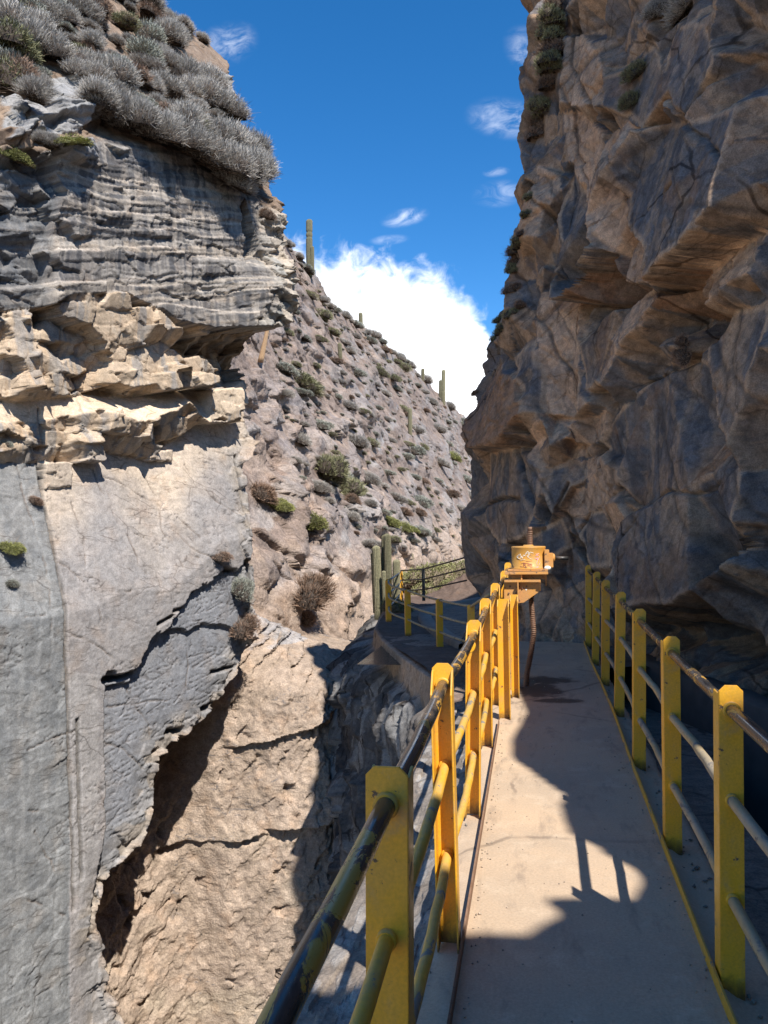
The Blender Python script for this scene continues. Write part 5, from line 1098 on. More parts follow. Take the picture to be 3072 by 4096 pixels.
# ================================================================== the sluice gate lift
def screw_tube(pts, r0, r1, pitch):
    pts = [Vector(p) for p in pts]; L = [0]
    for a, b in zip(pts[:-1], pts[1:]): L.append(L[-1] + (b - a).length)
    n = int(L[-1] / pitch * 4); out = []; rs = []
    for i in range(n + 1):
        q = L[-1] * i / n; k = max(0, min(len(L) - 2, int(np.searchsorted(L, q)) - 1)); t = (q - L[k]) / (L[k + 1] - L[k])
        out.append(pts[k].lerp(pts[k + 1], t)); rs.append(r1 if i % 4 in (1, 2) else r0)
    m = MB(); m.tube(out, rs, 18); return m
def build_gate():
    gx, gy, gz = -0.02, 8.55, 1.215
    G = empty('sluice_gate_lift', (gx, gy, 0), 'ochre sluice gate lift with gear drum on a bracket and threaded screw', 'gate lift')
    rel = lambda x, y, z: (x - gx, y - gy, z)
    def channel(x, y, w, d, h, name):
        b = MB(); t = 0.008
        b.prism([rel(x - w / 2, y, 0), rel(x + w / 2, y, 0), rel(x + w / 2, y, h), rel(x - w / 2 + 0.01, y, h), rel(x - w / 2, y, h - 0.04)], (0, t, 0))
        for sx in (-1, 1):
            x0 = x + sx * w / 2 - (t if sx > 0 else 0)
            b.prism([rel(x0, y, 0), rel(x0, y - d, 0), rel(x0, y - d, h - 0.06), rel(x0, y, h - 0.005)], (t, 0, 0))
        return b.build(name, M['yellow'], G, 0.0015)
    channel(-0.243, 7.05, 0.10, 0.065, 1.03, 'column'); channel(-0.168, 7.95, 0.075, 0.06, 1.0, 'column')
    # bracket plates and gussets
    b = MB()
    b.box(rel(-0.045, 8.50, 1.195), (0.43, 0.62, 0.024)); b.box(rel(-0.03, 8.53, 1.207 + 0.012), (0.405, 0.42, 0.014))
    b.box(rel(-0.085, 8.36, 1.118), (0.36, 0.42, 0.022))
    b.build('shelf', M['bracket_paint'], G, 0.002)
    b = MB()
    b.prism([rel(-0.27, 8.20, 1.107), rel(0.095, 8.20, 1.107), rel(0.095, 8.20, 1.02), rel(-0.075, 8.20, 0.90), rel(-0.27, 8.20, 0.88)], (0, 0.012, 0))
    b.prism([rel(-0.135, 8.20, 1.107), rel(-0.135, 8.13, 1.107), rel(-0.135, 8.13, 0.90), rel(-0.135, 8.20, 0.88)], (0.012, 0, 0))
    b.prism([rel(0.083, 8.20, 1.107), rel(0.083, 8.14, 1.107), rel(0.083, 8.19, 1.02)], (0.012, 0, 0))
    b.prism([rel(-0.23, 8.32, 1.129), rel(0.15, 8.32, 1.129), rel(0.15, 8.32, 1.183), rel(-0.23, 8.32, 1.183)], (0, 0.01, 0))
    b.prism([rel(-0.10, 8.215, 1.129), rel(-0.086, 8.215, 1.129), rel(-0.086, 8.215, 1.183), rel(-0.10, 8.215, 1.183)], (0, 0.12, 0))
    b.prism([rel(0.145, 8.20, 1.183), rel(0.145, 8.29, 1.06), rel(0.145, 8.32, 1.06), rel(0.145, 8.32, 1.183)], (0.01, 0, 0))
    b.prism([rel(-0.27, 8.212, 0.88), rel(-0.27, 8.212, 1.107), rel(-0.27, 8.70, 1.107), rel(-0.27, 8.40, 0.70), rel(-0.27, 8.212, 0.70)], (0.012, 0, 0))
    b.box(rel(-0.20, 8.33, 0.44), (0.13, 0.09, 0.92))
    b.build('bracket', M['bracket_paint'], G, 0.0015)
    b = MB()
    for px, py in ((2035, 2373), (2036, 2402), (2064, 2372), (2076, 2345), (2106, 2345), (2090, 2352), (2040, 2345)):
        q = at_y(px, py, 8.197); b = MB(); b.lathe([(0.0095, 0), (0.0095, 0.006), (0.007, 0.010)], rel(*q), 8, Matrix.Rotation(math.pi / 2, 4, 'X')); b.build('bolt', M['rust'], G)
    # gear drum: short cylinder with rim, lid and foot flange
    b = MB(); b.lathe([(0.187, gz + 0.010), (0.187, gz + 0.022), (0.176, gz + 0.026), (0.175, gz + 0.225), (0.178, gz + 0.232), (0.178, gz + 0.240), (0.170, gz + 0.246), (0.055, gz + 0.250), (0.05, gz + 0.262)], (0, 0, 0), 56)
    hous = b.build('gear_drum', M['gear_paint'], G, 0.0012)
    for p in hous.data.polygons: p.use_smooth = abs(p.normal.z) < 0.5
    b = MB()
    for a in (-100, -35, -150, 20, 80, 140):
        x, y = 0.172 * math.cos(math.radians(a)), 0.172 * math.sin(math.radians(a)); b = MB(); b.lathe([(0.011, gz + 0.022), (0.011, gz + 0.034), (0.006, gz + 0.036), (0.006, gz + 0.046)], (x, y, 0), 6); b.build('bolt', M['rust'], hous)
    def on_drum(pts):
        out = []
        for X, Y in pts:
            d = ray(2020 + X / 9.217, 2180 + Y / 9.217); o = CAM - np.array([gx, gy, 0]); A = d[0] ** 2 + d[1] ** 2; Bq = 2 * (o[0] * d[0] + o[1] * d[1]); Cq = o[0] ** 2 + o[1] ** 2 - 0.1768 ** 2
            disc = Bq * Bq - 4 * A * Cq
            if disc <= 0: continue
            t = (-Bq - math.sqrt(disc)) / (2 * A); q = o + d * t; out.append((q[0], q[1], min(max(q[2], gz + 0.03), gz + 0.235)))
        return out
    marks = {'white_marker': [[(425, 440), (500, 360), (575, 335), (570, 380), (430, 445), (550, 525)], [(550, 525), (590, 395), (635, 500)], [(635, 500), (680, 365), (728, 412), (770, 300), (830, 238), (868, 262)], [(740, 335), (850, 292), (955, 265), (1050, 302)], [(875, 300), (850, 460), (1000, 535)], [(905, 300), (908, 385)], [(808, 380), (850, 460)], [(570, 565), (650, 545), (745, 530)]],
             'red_marker': [[(600, 690), (680, 660), (800, 682), (1005, 700)], [(680, 672), (692, 785)], [(690, 682), (732, 695), (700, 727), (738, 745), (690, 785)], [(765, 682), (750, 790), (792, 780)], [(828, 780), (858, 665), (872, 785)], [(842, 740), (880, 735)], [(912, 700), (905, 800)], [(925, 722), (965, 722), (985, 765), (1000, 842), (950, 832), (925, 722)], [(560, 790), (700, 812), (828, 885)], [(770, 602), (830, 606), (1000, 585)]],
             'pink_marker': [[(1140, 310), (1165, 385), (1200, 330), (1255, 310)], [(1120, 395), (1260, 380)], [(1190, 430), (1205, 500), (1210, 565)], [(1100, 490), (1150, 510), (1200, 545)], [(1280, 420), (1240, 500), (1215, 560)], [(1205, 565), (1165, 650), (1195, 770)], [(1265, 580), (1292, 650), (1250, 745)], [(1235, 780), (1170, 870), (1110, 945), (1190, 948), (1228, 880)], [(1130, 500), (1180, 530), (1150, 470), (1210, 540)]]}
    for mat, strokes in marks.items():
        b = MB()
        for s_ in strokes:
            q = on_drum(s_)
            if len(q) > 1:
                fine = []
                for a, c in zip(q[:-1], q[1:]):
                    for k in range(4):
                        v = Vector(a).lerp(Vector(c), k / 4); rr = math.hypot(v.x, v.y); v.x *= 0.1768 / rr; v.y *= 0.1768 / rr; fine.append(v)
                fine.append(Vector(q[-1])); b.tube(fine, 0.0024 if mat != 'red_marker' else 0.0016, 6)
        b.build('scrawl', M[mat], hous)
    b = MB(); hx = at_y(2105, 2358, 8.198)
    heart = [(0, -1), (-.9, 0), (-.8, .6), (-.4, .75), (0, .4), (.4, .75), (.8, .6), (.9, 0)]
    b.prism([rel(hx[0] + 0.011 * a, 8.1985, hx[2] + 0.011 * c) for a, c in heart], (0, 0.003, 0)); b.build('heart_mark', M['white_marker'], G)
    # side gear case and crank stub
    b = MB(); b.box(rel(0.165, 8.50, gz + 0.115), (0.05, 0.17, 0.19)); b.box(rel(0.207, 8.50, gz + 0.10), (0.045, 0.13, 0.15)); b.lathe([(0.045, 0), (0.045, 0.05), (0.03, 0.06)], rel(0.19, 8.50, gz + 0.125), 20, Matrix.Rotation(math.pi / 2, 4, 'Y'))
    case = b.build('gear_case', M['bracket_paint'], G, 0.004)
    b = MB(); b.tube([rel(0.235, 8.50, gz + 0.125), rel(0.385, 8.50, gz + 0.118)], 0.019, 14); b.build('crank_shaft', M['dark_metal'], G)
    b = MB(); b.lathe([(0.03, 0.0), (0.036, 0.012), (0.028, 0.03), (0.012, 0.035)], rel(0.17, 8.40, gz + 0.01), 14); b.build('grease_cup', M['white_marker'], G)
    # the threaded screw, worn and slightly bent
    top = at_y(2112, 2108, gy); zt = top[2]
    pts = [(-0.075 - gx, 8.66 - gy, -0.06), (-0.06 - gx, 8.63 - gy, 0.12), (-0.01 - gx, 8.60 - gy, 0.36), (0.018 - gx, 8.57 - gy, 0.55), (0.0 - gx, 8.56 - gy, 0.85), (-0.01 - gx, 8.55 - gy, 1.2), (0.0 - gx, 8.55 - gy, zt - 0.05), (0.0 - gx, 8.55 - gy, zt - 0.035)]
    screw_tube(pts, 0.0235, 0.0305, 0.0195).build('screw', M['rust'], G)
    b = MB(); b.tube([(0.0 - gx, 8.55 - gy, zt - 0.036), (0.0 - gx, 8.55 - gy, zt)], 0.023, 16); b.build('screw_end', M['rust'], G)
    b = MB(); b.tube([(-0.008 - gx, 8.552 - gy, 1.10), (-0.004 - gx, 8.556 - gy, 0.93)], 0.036, 18); b.build('sleeve', M['dark_metal'], G)
build_gate()

# ================================================================== plants
def blades_mesh(name, n, lobes, seed, c_tip, c_mid, c_low, blen=(0.16, 0.34), bw=0.018, upright=0.5, core=(0.07, 0.055, 0.045), flat=1.0, leaf=False, reach=(0.55, 0.95), twigs=60):
    """a shrub of many narrow leaf-sized faces spread through several lobes, over a woody core"""
    r = np.random.default_rng(seed); V = []; F = []; Cc = []
    lob = [np.array([0, 0, 0.25, 0.75])] + [np.array([r.uniform(-.55, .55), r.uniform(-.55, .55), r.uniform(0.05, .45), r.uniform(.38, .62)]) for _ in range(lobes)]
    k = r.integers(0, len(lob), n); L = np.array(lob)[k]
    th = r.uniform(0, 2 * math.pi, n); u = r.uniform(-0.25, 1, n); sq = np.sqrt(np.clip(1 - u * u, 0, 1)); d = np.stack([sq * np.cos(th), sq * np.sin(th), u], 1)
    rad = L[:, 3] * r.uniform(reach[0], reach[1], n) ** 0.6
    base = L[:, :3] + d * rad[:, None]; base[:, 2] *= flat
    dirv = d * (1 - upright) + np.array([0, 0, 1.0]) * upright + r.normal(0, 0.28, (n, 3)); dirv /= np.linalg.norm(dirv, axis=1)[:, None]
    ln = r.uniform(*blen, n)[:, None]; tip = base + dirv * ln
    side = np.cross(dirv, r.normal(0, 1, (n, 3))); side /= np.linalg.norm(side, axis=1)[:, None] + 1e-9
    wv = side * (bw * r.uniform(0.6, 1.4, n))[:, None]
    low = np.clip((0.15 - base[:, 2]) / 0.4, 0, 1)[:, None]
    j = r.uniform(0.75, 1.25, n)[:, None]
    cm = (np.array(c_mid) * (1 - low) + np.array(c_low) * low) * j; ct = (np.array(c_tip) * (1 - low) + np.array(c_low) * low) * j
    if leaf:
        mid = base + dirv * ln * 0.5; V = np.stack([base, mid + wv, tip, mid - wv], 1).reshape(-1, 3); Cc = np.stack([cm, cm, ct, cm], 1).reshape(-1, 3)
        F = np.arange(4 * n).reshape(-1, 4)
    else:
        V = np.stack([base + wv, base - wv, tip - wv * 0.25, tip + wv * 0.25], 1).reshape(-1, 3); Cc = np.stack([cm, cm, ct, ct], 1).reshape(-1, 3); F = np.arange(4 * n).reshape(-1, 4)
    if twigs:
        dt = r.normal(0, 1, (twigs, 3)); dt[:, 2] = np.abs(dt[:, 2]) * 0.8; dt /= np.linalg.norm(dt, axis=1)[:, None]; b0 = dt * 0.25; tp = dt * r.uniform(0.9, 1.35, twigs)[:, None] + r.normal(0, 0.1, (twigs, 3)); sd = np.cross(dt, r.normal(0, 1, (twigs, 3))); sd /= np.linalg.norm(sd, axis=1)[:, None]; sd *= 0.011
        F = np.concatenate([F, len(V) + np.arange(4 * twigs).reshape(-1, 4)]); V = np.concatenate([V, np.stack([b0 + sd, b0 - sd, tp - sd * 0.3, tp + sd * 0.3], 1).reshape(-1, 3)]); Cc = np.concatenate([Cc, np.repeat(np.array([[.17, .12, .085]]) * r.uniform(0.6, 1.5, (twigs, 1)), 4, 0)])
    # woody core: small rough domes inside the lobes
    cv = []; cf = []; off = len(V)
    for l in lob:
        a = np.linspace(0, 2 * math.pi, 11)[:-1]; b = np.linspace(-0.3, 1.45, 6)
        P = np.array([[(math.cos(x) * math.cos(y), math.sin(x) * math.cos(y), math.sin(y)) for x in a] for y in b]); P = P * (l[3] * 0.70 * (1 + 0.2 * r.normal(0, 1, P.shape[:2])[..., None] * 0.5)) + l[:3]; P[..., 2] *= flat
        P = P.reshape(-1, 3)
        for i in range(5):
            for q in range(10): cf.append([off + i * 10 + q, off + i * 10 + (q + 1) % 10, off + (i + 1) * 10 + (q + 1) % 10, off + (i + 1) * 10 + q])
        cv.append(P); off += len(P)
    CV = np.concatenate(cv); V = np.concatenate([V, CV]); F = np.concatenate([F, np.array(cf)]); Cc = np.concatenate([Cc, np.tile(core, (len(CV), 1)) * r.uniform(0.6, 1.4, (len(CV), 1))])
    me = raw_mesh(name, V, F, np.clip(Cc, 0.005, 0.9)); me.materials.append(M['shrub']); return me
GREY = dict(c_tip=(0.50, 0.47, 0.425), c_mid=(0.32, 0.285, 0.245), c_low=(0.15, 0.11, 0.08))
SHRUB = {
    'grey': [blades_mesh('grey_shrub', 6500, 7, 50 + i, **GREY, upright=0.5, blen=(0.12, 0.30), bw=0.0085, reach=(0.45, 1.0)) for i in range(5)],
    'olive': [blades_mesh('olive_shrub', 3600, 6, 60 + i, (0.30, 0.29, 0.17), (0.19, 0.185, 0.10), (0.10, 0.085, 0.05), blen=(0.10, 0.22), bw=0.016, upright=0.4) for i in range(2)],
    'cushion': [blades_mesh('green_cushion_shrub', 5200, 8, 70 + i, (0.34, 0.335, 0.13), (0.20, 0.205, 0.07), (0.12, 0.11, 0.05), blen=(0.06, 0.13), bw=0.018, upright=0.3, core=(0.09, 0.09, 0.04), flat=0.8, leaf=True) for i in range(2)],
    'brown': [blades_mesh('brown_shrub', 2800, 5, 80 + i, (0.33, 0.23, 0.17), (0.20, 0.13, 0.09), (0.12, 0.07, 0.045), blen=(0.10, 0.24), bw=0.015, upright=0.25) for i in range(2)],
    'dusty': [blades_mesh('dusty_green_shrub', 3600, 6, 90 + i, (0.40, 0.40, 0.34), (0.24, 0.245, 0.20), (0.13, 0.115, 0.085), blen=(0.08, 0.2), bw=0.016, upright=0.4) for i in range(2)],
    'leafy': [blades_mesh('leafy_shrub', 3600, 9, 97 + i, (0.42, 0.41, 0.20), (0.25, 0.25, 0.11), (0.22, 0.18, 0.11), blen=(0.06, 0.13), bw=0.024, upright=0.2, leaf=True, reach=(0.2, 1.0), core=(0.20, 0.16, 0.11)) for i in range(1)],
}
NAME = {'grey': 'grey_shrub', 'olive': 'olive_shrub', 'cushion': 'cushion_shrub', 'brown': 'brown_shrub', 'dusty': 'dusty_shrub', 'leafy': 'leafy_shrub'}
def plant(kind, p, rad, label, group=None, nrm=(0, 0, 1), squash=(1, 1, 1), up=0.75, cat='shrub', rnd=random):
    o = bpy.data.objects.new(NAME[kind], rnd.choice(SHRUB[kind])); COL.objects.link(o)
    n = Vector(nrm).normalized(); z = (Vector((0, 0, 1)) * up + n * (1 - up)).normalized()
    q = z.to_track_quat('Z', 'Y') @ Matrix.Rotation(rnd.uniform(0, 6.28), 3, 'Z').to_quaternion()
    o.matrix_world = Matrix.Translation(Vector(p)) @ q.to_matrix().to_4x4() @ Matrix.Diagonal((rad * squash[0], rad * squash[1], rad * squash[2], 1))
    return tag(o, label, cat, group)
def inside(poly, px, py): return bool(in_poly(np.array([px], float), np.array([py], float), poly)[0])
def plant_left():
    r = random.Random(5)
    top = [(-260, -220), (770, -220), (790, 0), (815, 150), (865, 300), (925, 510), (975, 590), (990, 690), (940, 690), (800, 640), (690, 610), (560, 560), (470, 520), (385, 450), (335, 350), (300, 285), (190, 300), (60, 390), (-260, 380)]
    bald = [[(400, 10), (500, 20), (480, 90), (410, 80)], [(640, 215), (760, 235), (880, 300), (930, 400), (840, 370), (760, 280)]]
    sp = 70; y = -220
    while y < 700:
        x = -260
        while x < 1060:
            px, py = x + r.uniform(-26, 26) + (sp / 2 if int(y / sp) % 2 else 0), y + r.uniform(-22, 22)
            x += sp
            if not inside(top, px, py) or any(inside(b, px, py) for b in bald): continue
            h = LEFT.hit(px, py)
            if h is None: continue
            rad = r.choice((0.24, 0.32, 0.42, 0.52, 0.66))
            kind = r.choices(('grey', 'olive', 'brown', 'dusty'), (70, 10, 10, 10))[0]
            lab, grp = {'grey': ('silvery grey bristly shrub massed with others on the left clifftop', 'grey shrubs on the left clifftop'), 'olive': ('olive tinged shrub among the grey ones on the left clifftop', 'olive shrubs on the left clifftop'), 'brown': ('brown withered shrub among the grey ones on the left clifftop', 'brown shrubs on the left clifftop'), 'dusty': ('pale sage green shrub among the grey ones on the left clifftop', 'sage shrubs on the left clifftop')}[kind]
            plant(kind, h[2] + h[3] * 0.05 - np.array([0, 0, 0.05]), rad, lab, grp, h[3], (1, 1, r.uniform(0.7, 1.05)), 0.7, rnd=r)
        y += sp * 0.82
    # the fringe that hangs over the dark banded face
    for px, py, rp in ((370, 470, 85), (440, 510, 95), (520, 545, 100), (600, 575, 95), (680, 600, 100), (745, 640, 105), (800, 680, 105), (850, 700, 110), (905, 720, 110), (955, 715, 105), (975, 690, 80), (880, 640, 110), (940, 620, 90), (800, 600, 100), (700, 540, 95), (90, 420, 75), (150, 600, 45), (965, 745, 65), (915, 765, 75)):
        h = LEFT.hit(px, py)
        if h is None: continue
        d = np.linalg.norm(h[2] - CAM)
        plant('grey', h[2] + np.array([0.25, -0.12, 0.0]), rp * d / FPX, 'silvery grey shrub overhanging the brink above the dark banded rock', 'grey shrubs overhanging the brink', h[3], (1, 1, 0.95), 0.7, rnd=r)
    for px, py, rp, sq, kind, lab in ((285, 565, 80, (1.1, 1.1, 0.62), 'cushion', 'bright green cushion plant on the ledge above the banded cliff'), (48, 620, 75, (1, 1, 0.75), 'cushion', 'green cushion plant at the upper left frame edge, beside pale rock'), (15, 290, 80, (1, 1, 1.2), 'dusty', 'pale green bush among grey shrubs high on the left'), (25, 150, 55, (1, 1, 1), 'olive', 'yellowish bush at the left edge near the clifftop'), (310, 235, 75, (1, 1, .8), 'olive', 'olive round bush in the midst of the grey clifftop shrubs'), (190, 60, 90, (1, 1, .8), 'dusty', 'pale sage bush near the top of the left cliff'),
                                      (35, 2180, 62, (1.0, 1.0, .75), 'cushion', 'dark green cushion plant on the smooth blue grey rock'), (25, 1765, 32, (1, 1, .8), 'dusty', 'small grey green tuft on the blue rock below the ledges'), (130, 1990, 35, (1, 1, .8), 'brown', 'small brownish tuft in the crack beside the pale slab'), (40, 2320, 34, (1, 1, .8), 'dusty', 'small tuft in a nick of blue rock under the green cushion'), (880, 2215, 45, (1.2, 1, .6), 'brown', 'brown dry tuft on the right edge of the smooth slab'),
                                      (945, 2365, 70, (.8, .8, 1.2), 'dusty', 'pale shrub at the edge where the slab meets flaky rock'), (960, 2520, 70, (1, 1, 1.2), 'brown', 'brownish shrub below the pale one beside the slab edge'), (1085, 690, 20, (1, 1, 1), 'brown', 'tiny dry tuft sticking out of the left cliff corner'), (1060, 860, 40, (1, 1, 1), 'brown', 'dry brown tuft on the sunlit corner of the cliff'), (1040, 1515, 70, (1, 1, .9), 'brown', 'dark brown shrub under the overhang beside the dead trunk'), (1100, 1500, 55, (1, 1, .9), 'dusty', 'grey green shrub at the foot of the overhang'),
                                      (1080, 140, 0, (1, 1, 1), 'grey', '')):
        if rp == 0: continue
        h = LEFT.hit(px, py)
        if h is None: continue
        d = np.linalg.norm(h[2] - CAM); plant(kind, h[2] - np.array([0, 0, 0.1]), rp * d / FPX, lab, None, h[3], sq, 0.7, rnd=r)
plant_left()
def plant_hill():
    r = random.Random(9)
    area = [(1100, 950), (1200, 1020), (1290, 1190), (1400, 1275), (1520, 1360), (1640, 1460), (1730, 1530), (1790, 1640), (1890, 1700), (1890, 2000), (1850, 2200), (1480, 2200), (1300, 2000), (1180, 1900), (1090, 1500), (1080, 1200)]
    n = 0; tries = 0; taken = []
    while n < 330 and tries < 9000:
        tries += 1; px, py = r.uniform(1070, 1890), r.uniform(940, 2200)
        if not inside(area, px, py): continue
        rp = (11 + 40 * r.random() ** 2.2) * (1.15 if py > 1500 and px < 1500 else 0.85)
        if any((px - a) ** 2 + (py - b) ** 2 < (0.62 * (rp + c)) ** 2 for a, b, c in taken): continue
        if float(fbm(np.array([px * 0.006]), np.array([py * 0.006]), 700, 3)[0]) < -0.22: continue
        h = HILL.hit(px, py)
        if h is None: continue
        taken.append((px, py, rp)); n += 1; d = np.linalg.norm(h[2] - CAM); u = r.random()
        kind, lab, grp = ('grey', 'grey dry shrub scattered on the stony hillside slope', 'grey shrubs on the hillside') if u < 0.42 else ('dusty', 'dusty green shrub scattered on the stony hillside slope', 'dusty green shrubs on the hillside') if u < 0.68 else ('olive', 'olive shrub scattered on the stony hillside slope', 'olive shrubs on the hillside') if u < 0.88 else ('brown', 'brown withered shrub scattered on the stony hillside slope', 'brown shrubs on the hillside')
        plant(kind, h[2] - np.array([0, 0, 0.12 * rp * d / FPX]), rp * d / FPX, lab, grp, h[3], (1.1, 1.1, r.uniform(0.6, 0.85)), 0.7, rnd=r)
    # along the ridge against the cloud
    for i, (px, py) in enumerate([(1110, 950), (1150, 975), (1195, 1020), (1225, 1075), (1290, 1195), (1320, 1222), (1345, 1235), (1375, 1255), (1400, 1275), (1425, 1295), (1465, 1325), (1490, 1335), (1525, 1360), (1560, 1400), (1595, 1425), (1620, 1440), (1640, 1455), (1700, 1515), (1720, 1525), (1755, 1560), (1800, 1625), (1850, 1675), (1870, 1690)]):
        h = HILL.hit(px, py + 14)
        if h is None: continue
        d = np.linalg.norm(h[2] - CAM); rp = r.uniform(20, 34)
        plant('grey' if i % 3 else 'dusty', h[2], rp * d / FPX, 'shrub standing on the hillside skyline against the cloud', 'shrubs along the hillside skyline', h[3], (1, 1, 0.9), 0.8, rnd=r)
    for px, py, rp, sq, kind, lab in ((1232, 2085, 92, (1, 1, .95), 'cushion', 'large yellow green dome shaped bush on the rocks beside the slab'), (1118, 2015, 70, (1, 1, .8), 'cushion', 'green cushion bush between the brown shrub and the green dome'), (1035, 1980, 75, (1, 1, 1), 'brown', 'rusty brown shrub left of the green cushion bush'), (1300, 1890, 85, (1, 1, 1.2), 'olive', 'tall olive brown shrub above the green dome bush'), (1370, 1960, 80, (1, 1, 1), 'olive', 'olive brown shrub hanging above a dark hollow'), (1225, 2390, 110, (1, 1, 1.2), 'brown', 'big grey brown shrub over a dark hollow, mid height in the gorge'), (1215, 2480, 60, (1, 1, 1), 'brown', 'rusty dead shrub below the big grey brown one'), (1210, 1530, 95, (1.3, 1, .65), 'olive', 'broad olive green shrub patch under the cliff corner'), (1130, 1470, 60, (1, 1, .7), 'dusty', 'sage green shrub left of the broad olive patch'), (1275, 1260, 50, (.9, .9, .8), 'olive', 'mustard coloured bush under the tall skyline cactus'),
                                      (1545, 2075, 62, (1.2, 1, .7), 'cushion', 'green cushion at the left end of the long green mat'), (1610, 2100, 62, (1.2, 1, .7), 'cushion', 'green cushion in the middle of the long green mat'), (1665, 2125, 55, (1.2, 1, .7), 'dusty', 'pale green cushion at the right end of the long mat'), (1680, 2010, 55, (1, 1, .8), 'dusty', 'silvery green bush above the long green mat'), (1805, 1820, 50, (1, 1, .8), 'cushion', 'yellow green bush beside the right cliff edge'), (1650, 1800, 50, (1.1, 1, .8), 'dusty', 'dark green shrub over a shadowed hollow on the slope'), (1600, 1290 + 180, 45, (1, 1, .7), 'olive', 'olive bush near the skyline left of the twin cacti'), (1400, 2010, 50, (1, 1, 1), 'brown', 'brown shrub right of the olive pair')):
        h = HILL.hit(px, py); h2 = LEFT.hit(px, py)
        if h2 is not None and (h is None or np.linalg.norm(h2[2] - CAM) < np.linalg.norm(h[2] - CAM)): h = h2
        if h is None: continue
        d = np.linalg.norm(h[2] - CAM); plant(kind, h[2] - np.array([0, 0, 0.3 * rp * d / FPX]), rp * d / FPX, lab, None, h[3], sq, 0.7, rnd=r)
    for i, (px, py, y, rad) in enumerate([(1655, 2330, 31.5, 0.75), (1720, 2320, 31.0, 0.85), (1780, 2310, 31.5, 0.8), (1835, 2300, 32.0, 0.8), (1690, 2370, 30.2, 0.6), (1800, 2350, 30.6, 0.55), (1560, 2400, 22.5, 0.35), (1600, 2420, 23.5, 0.4)]):
        q = at_y(px, py, y); plant('leafy', q - np.array([0, 0, 0.3]), rad, 'sunlit leafy yellow green shrub growing behind the platform railing', 'leafy shrubs behind the platform railing', (0, 0, 1), (1.1, 1.1, 1.15), 1.0, rnd=r)
plant_hill()
def plant_right():
    r = random.Random(3)
    for px, py, rp in ((2215, 30, 45), (2205, 90, 50), (2215, 150, 45), (2200, 210, 50), (2190, 270, 45), (2205, 330, 40), (2170, 430, 45), (2160, 480, 50), (2165, 530, 45), (2120, 780, 22), (2105, 850, 22), (2075, 960, 30), (2055, 1000, 35), (2030, 1040, 38), (2005, 1070, 30), (2090, 920, 22), (1940, 1270, 22), (1925, 1310, 30), (1920, 1350, 22), (1890, 1560, 18), (2050, 1150, 32), (2080, 1210, 26), (2035, 1250, 30)):
        h = None
        for dx in range(0, 140, 6):
            h = RIGHT.hit(px + dx, py)
            if h is not None: break
        if h is None: continue
        d = np.linalg.norm(h[2] - CAM)
        plant('brown' if r.random() < .4 else 'olive', h[2] + np.array([0.0, 0, -0.1]), rp * d / FPX * 1.25, 'dark bristly shrub clinging to the shaded right cliff skyline', 'dark shrubs on the right cliff skyline', h[3], (1, 1, 1), 0.9, rnd=r)
    for px, py, rp, kind, lab in ((2760, 40, 95, 'grey', 'shaggy shrub hanging at the top of the right cliff'), (2640, 60, 60, 'grey', 'smaller shaggy shrub left of the one atop the right cliff'), (2560, 300, 60, 'olive', 'straggling plant in the upper crack of the right cliff'), (2530, 420, 55, 'olive', 'straggling plant in the lower crack of the right cliff'), (2740, 1410, 60, 'brown', 'nest of dry twigs lodged in a hollow of the right cliff')):
        h = RIGHT.hit(px, py)
        if h is None: continue
        d = np.linalg.norm(h[2] - CAM); plant(kind, h[2], rp * d / FPX, lab, None, h[3], (1, 1, .8), 0.5, rnd=r)
plant_right()

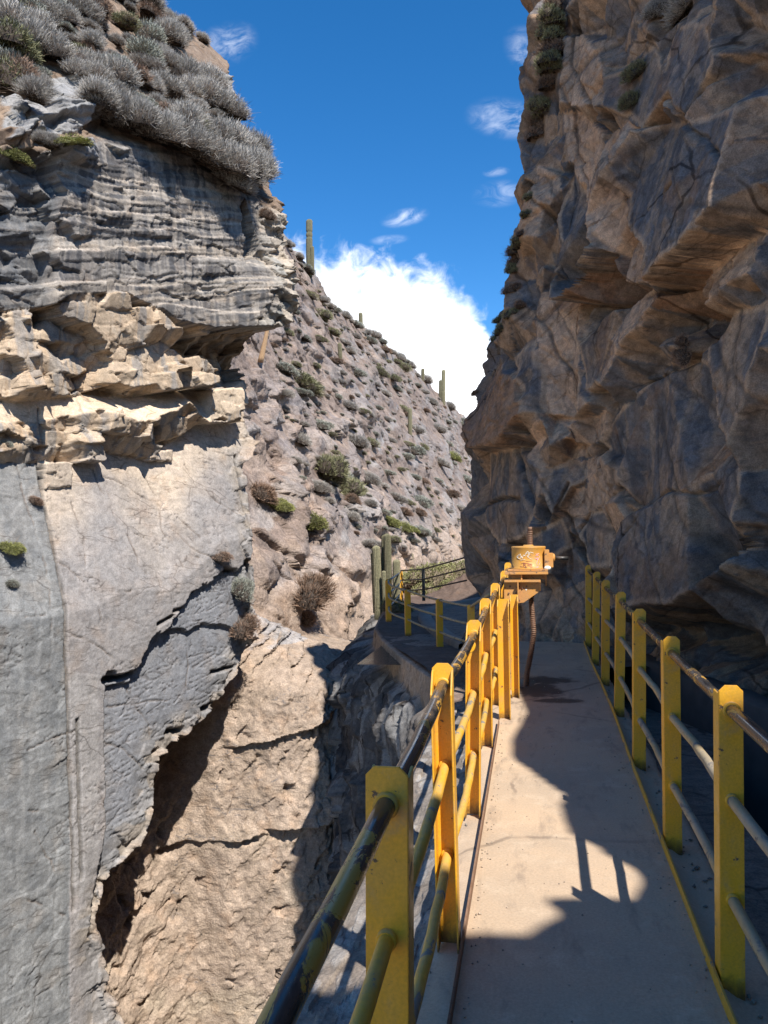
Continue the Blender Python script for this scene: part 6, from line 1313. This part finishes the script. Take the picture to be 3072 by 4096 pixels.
def cactus_mesh(h, r, seed, ribs=15, waist=()):
    rg = np.random.default_rng(seed); n = ribs * 4; m = max(14, int(h / r * 5)); zz = np.linspace(0, 1, m); V = []; Cc = []
    th = np.linspace(0, 2 * math.pi, n, endpoint=False); rib = 1 + 0.14 * np.cos(th * ribs); bend = rg.uniform(-0.03, 0.03, 2)
    for t in zz:
        q = t * h; top = h - r
        rr = r * (0.86 + 0.14 * min(1, q / (h * 0.3))) if q < top else r * math.sqrt(max(0.0, 1 - ((q - top) / r) ** 2))
        for wz in waist: rr *= 1 - 0.16 * math.exp(-((q - wz * h) / (0.35 * r)) ** 2)
        rr = max(rr, 0.004); cx, cy = bend[0] * h * t * t, bend[1] * h * t * t
        V.append(np.stack([cx + rr * rib * np.cos(th), cy + rr * rib * np.sin(th), np.full(n, q)], 1))
        crest = (rib - 0.86)[:, None] / 0.28; spot = rg.random((n, 1))
        g = np.array([0.10, 0.105, 0.06]) * (1 - t) + np.array([0.17, 0.18, 0.11]) * t
        c = 0.8 * g * (1 - crest * 0.75) + np.array([0.28, 0.235, 0.15]) * crest * 0.75
        Cc.append(c * (0.8 + 0.4 * spot))
    V = np.concatenate(V); Cc = np.concatenate(Cc); i = np.arange(m - 1)[:, None] * n + np.arange(n)[None, :]; j = np.arange(m - 1)[:, None] * n + (np.arange(n)[None, :] + 1) % n
    F = np.stack([i, j, j + n, i + n], -1).reshape(-1, 4)
    # spines: tufts along the crests
    k = int(900 * min(1, h)); idx = rg.integers(0, len(V), k); c0 = V[idx]; d = c0 * [1, 1, 0]; d = d / (np.linalg.norm(d, axis=1)[:, None] + 1e-6) + rg.normal(0, 0.5, (k, 3)); d /= np.linalg.norm(d, axis=1)[:, None]
    tip = c0 + d * r * 0.28; sd = np.cross(d, rg.normal(0, 1, (k, 3))); sd /= np.linalg.norm(sd, axis=1)[:, None]; b = len(V)
    SV = np.stack([c0 + sd * r * 0.012, c0 - sd * r * 0.012, tip, tip + sd * r * 0.006], 1).reshape(-1, 3); SF = b + np.arange(4 * k).reshape(-1, 4)
    me = raw_mesh('stem', np.concatenate([V, SV]), np.concatenate([F, SF]), np.concatenate([np.clip(Cc, .01, .8), np.tile((0.50, 0.43, 0.29), (4 * k, 1))])); me.materials.append(M['cactus'])
    return me
def build_cacti():
    def stand(px, pyb, pyt, wpx, label, seed, waist=(), arms=(), wall=HILL, dy=6):
        h = None
        for k in range(0, 60, 4):
            h = wall.hit(px, pyb + dy + k)
            if h is not None: break
        q = h[2]; sc = np.linalg.norm(q - CAM) / FPX
        root = empty('columnar_cactus', tuple(q - np.array([0, 0, 0.1])), label, 'cactus')
        o = link_mesh('stem', cactus_mesh((pyb - pyt) * sc + 0.1, wpx * 0.5 * sc, seed, waist=waist), None, root)
        for (dx, y0, y1, w2) in arms:
            a = link_mesh('arm', cactus_mesh((y0 - y1) * sc, w2 * 0.5 * sc, seed + 5), None, root); a.location = (dx * sc, -0.05, max(0.0, (pyb - y0) * sc))
        for p in root.children: p.data.polygons.foreach_set('use_smooth', np.ones(len(p.data.polygons), dtype=bool))
    stand(1238, 1098, 876, 22, 'tallest cactus, alone on a rock knob at the skyline', 1, (0.77, 0.68), ((12, 1090, 980, 14),))
    stand(1444, 1304, 1245, 14, 'short straight cactus on the skyline, right of the tallest', 2)
    stand(1361, 1432, 1366, 15, 'yellowish cactus below the skyline among olive shrubs', 3)
    stand(1691, 1516, 1468, 12, 'small cactus on the skyline left of the forked one', 4)
    stand(1774, 1612, 1473, 14, 'forked cactus leaning on the far end of the skyline', 5, (0.4,), ((-12, 1590, 1512, 11),))
    stand(1641, 1738, 1626, 15, 'lone cactus with pale top in the middle of the slope', 6)
    stand(1541, 1390, 1362, 6, 'tiny thin cactus on the skyline amid low shrubs', 7)
    stand(1646, 2258, 2206, 16, 'short straw coloured cactus behind the platform railing', 8)
    # the group by the platform
    root_p = at_y(1545, 2425, 24.0); root = empty('cactus_group', tuple(root_p), 'cluster of thick woolly cactus columns behind the platform corner', 'cactus')
    sc = 24.0 / FPX
    for i, (px, py0, py1, w) in enumerate([(1512, 2425, 2178, 31), (1537, 2415, 2131, 24), (1556, 2430, 2131, 27), (1586, 2420, 2236, 27), (1539, 2425, 2282, 16), (1500, 2400, 2205, 18)]):
        o = link_mesh('stem', cactus_mesh((py0 - py1) * sc + 0.4, w * 0.5 * sc, 20 + i), None, root)
        q = at_y(px, py0, 24.0 + (0.25 if i in (1, 5) else -0.05 * i)); o.location = Vector(q) - Vector(root_p) - Vector((0, 0, 0.4))
        o.data.polygons.foreach_set('use_smooth', np.ones(len(o.data.polygons), dtype=bool))
    # dead, bleached cactus trunk under the overhang
    h = HILL.hit(1062, 1455)
    q = at_y(1056, 1448, h[2][1] - 1.0) if h else at_y(1056, 1448, 24)
    sc = np.linalg.norm(q - CAM) / FPX
    b = MB(); r = random.Random(4)
    for k in range(7):
        a = k * 0.9; rad = 7 * sc; pts = []
        for t in range(9):
            f = t / 8; x = (f ** 1.6) * 18 * sc - (1 - f) * 14 * sc * (1 - f); pts.append((q[0] + x + rad * math.cos(a) * (1 - .5 * f), q[1] + rad * math.sin(a), q[2] + f * 140 * sc))
        b.tube(pts, [5 * sc * (1 - 0.45 * t / 8) for t in range(9)], 7)
    tag(b.build('dead_trunk', solid('bleached_wood', (0.42, 0.27, 0.15), 0.85, 18)), 'bleached dead cactus trunk leaning under the left cliff overhang', 'dead trunk')
build_cacti()
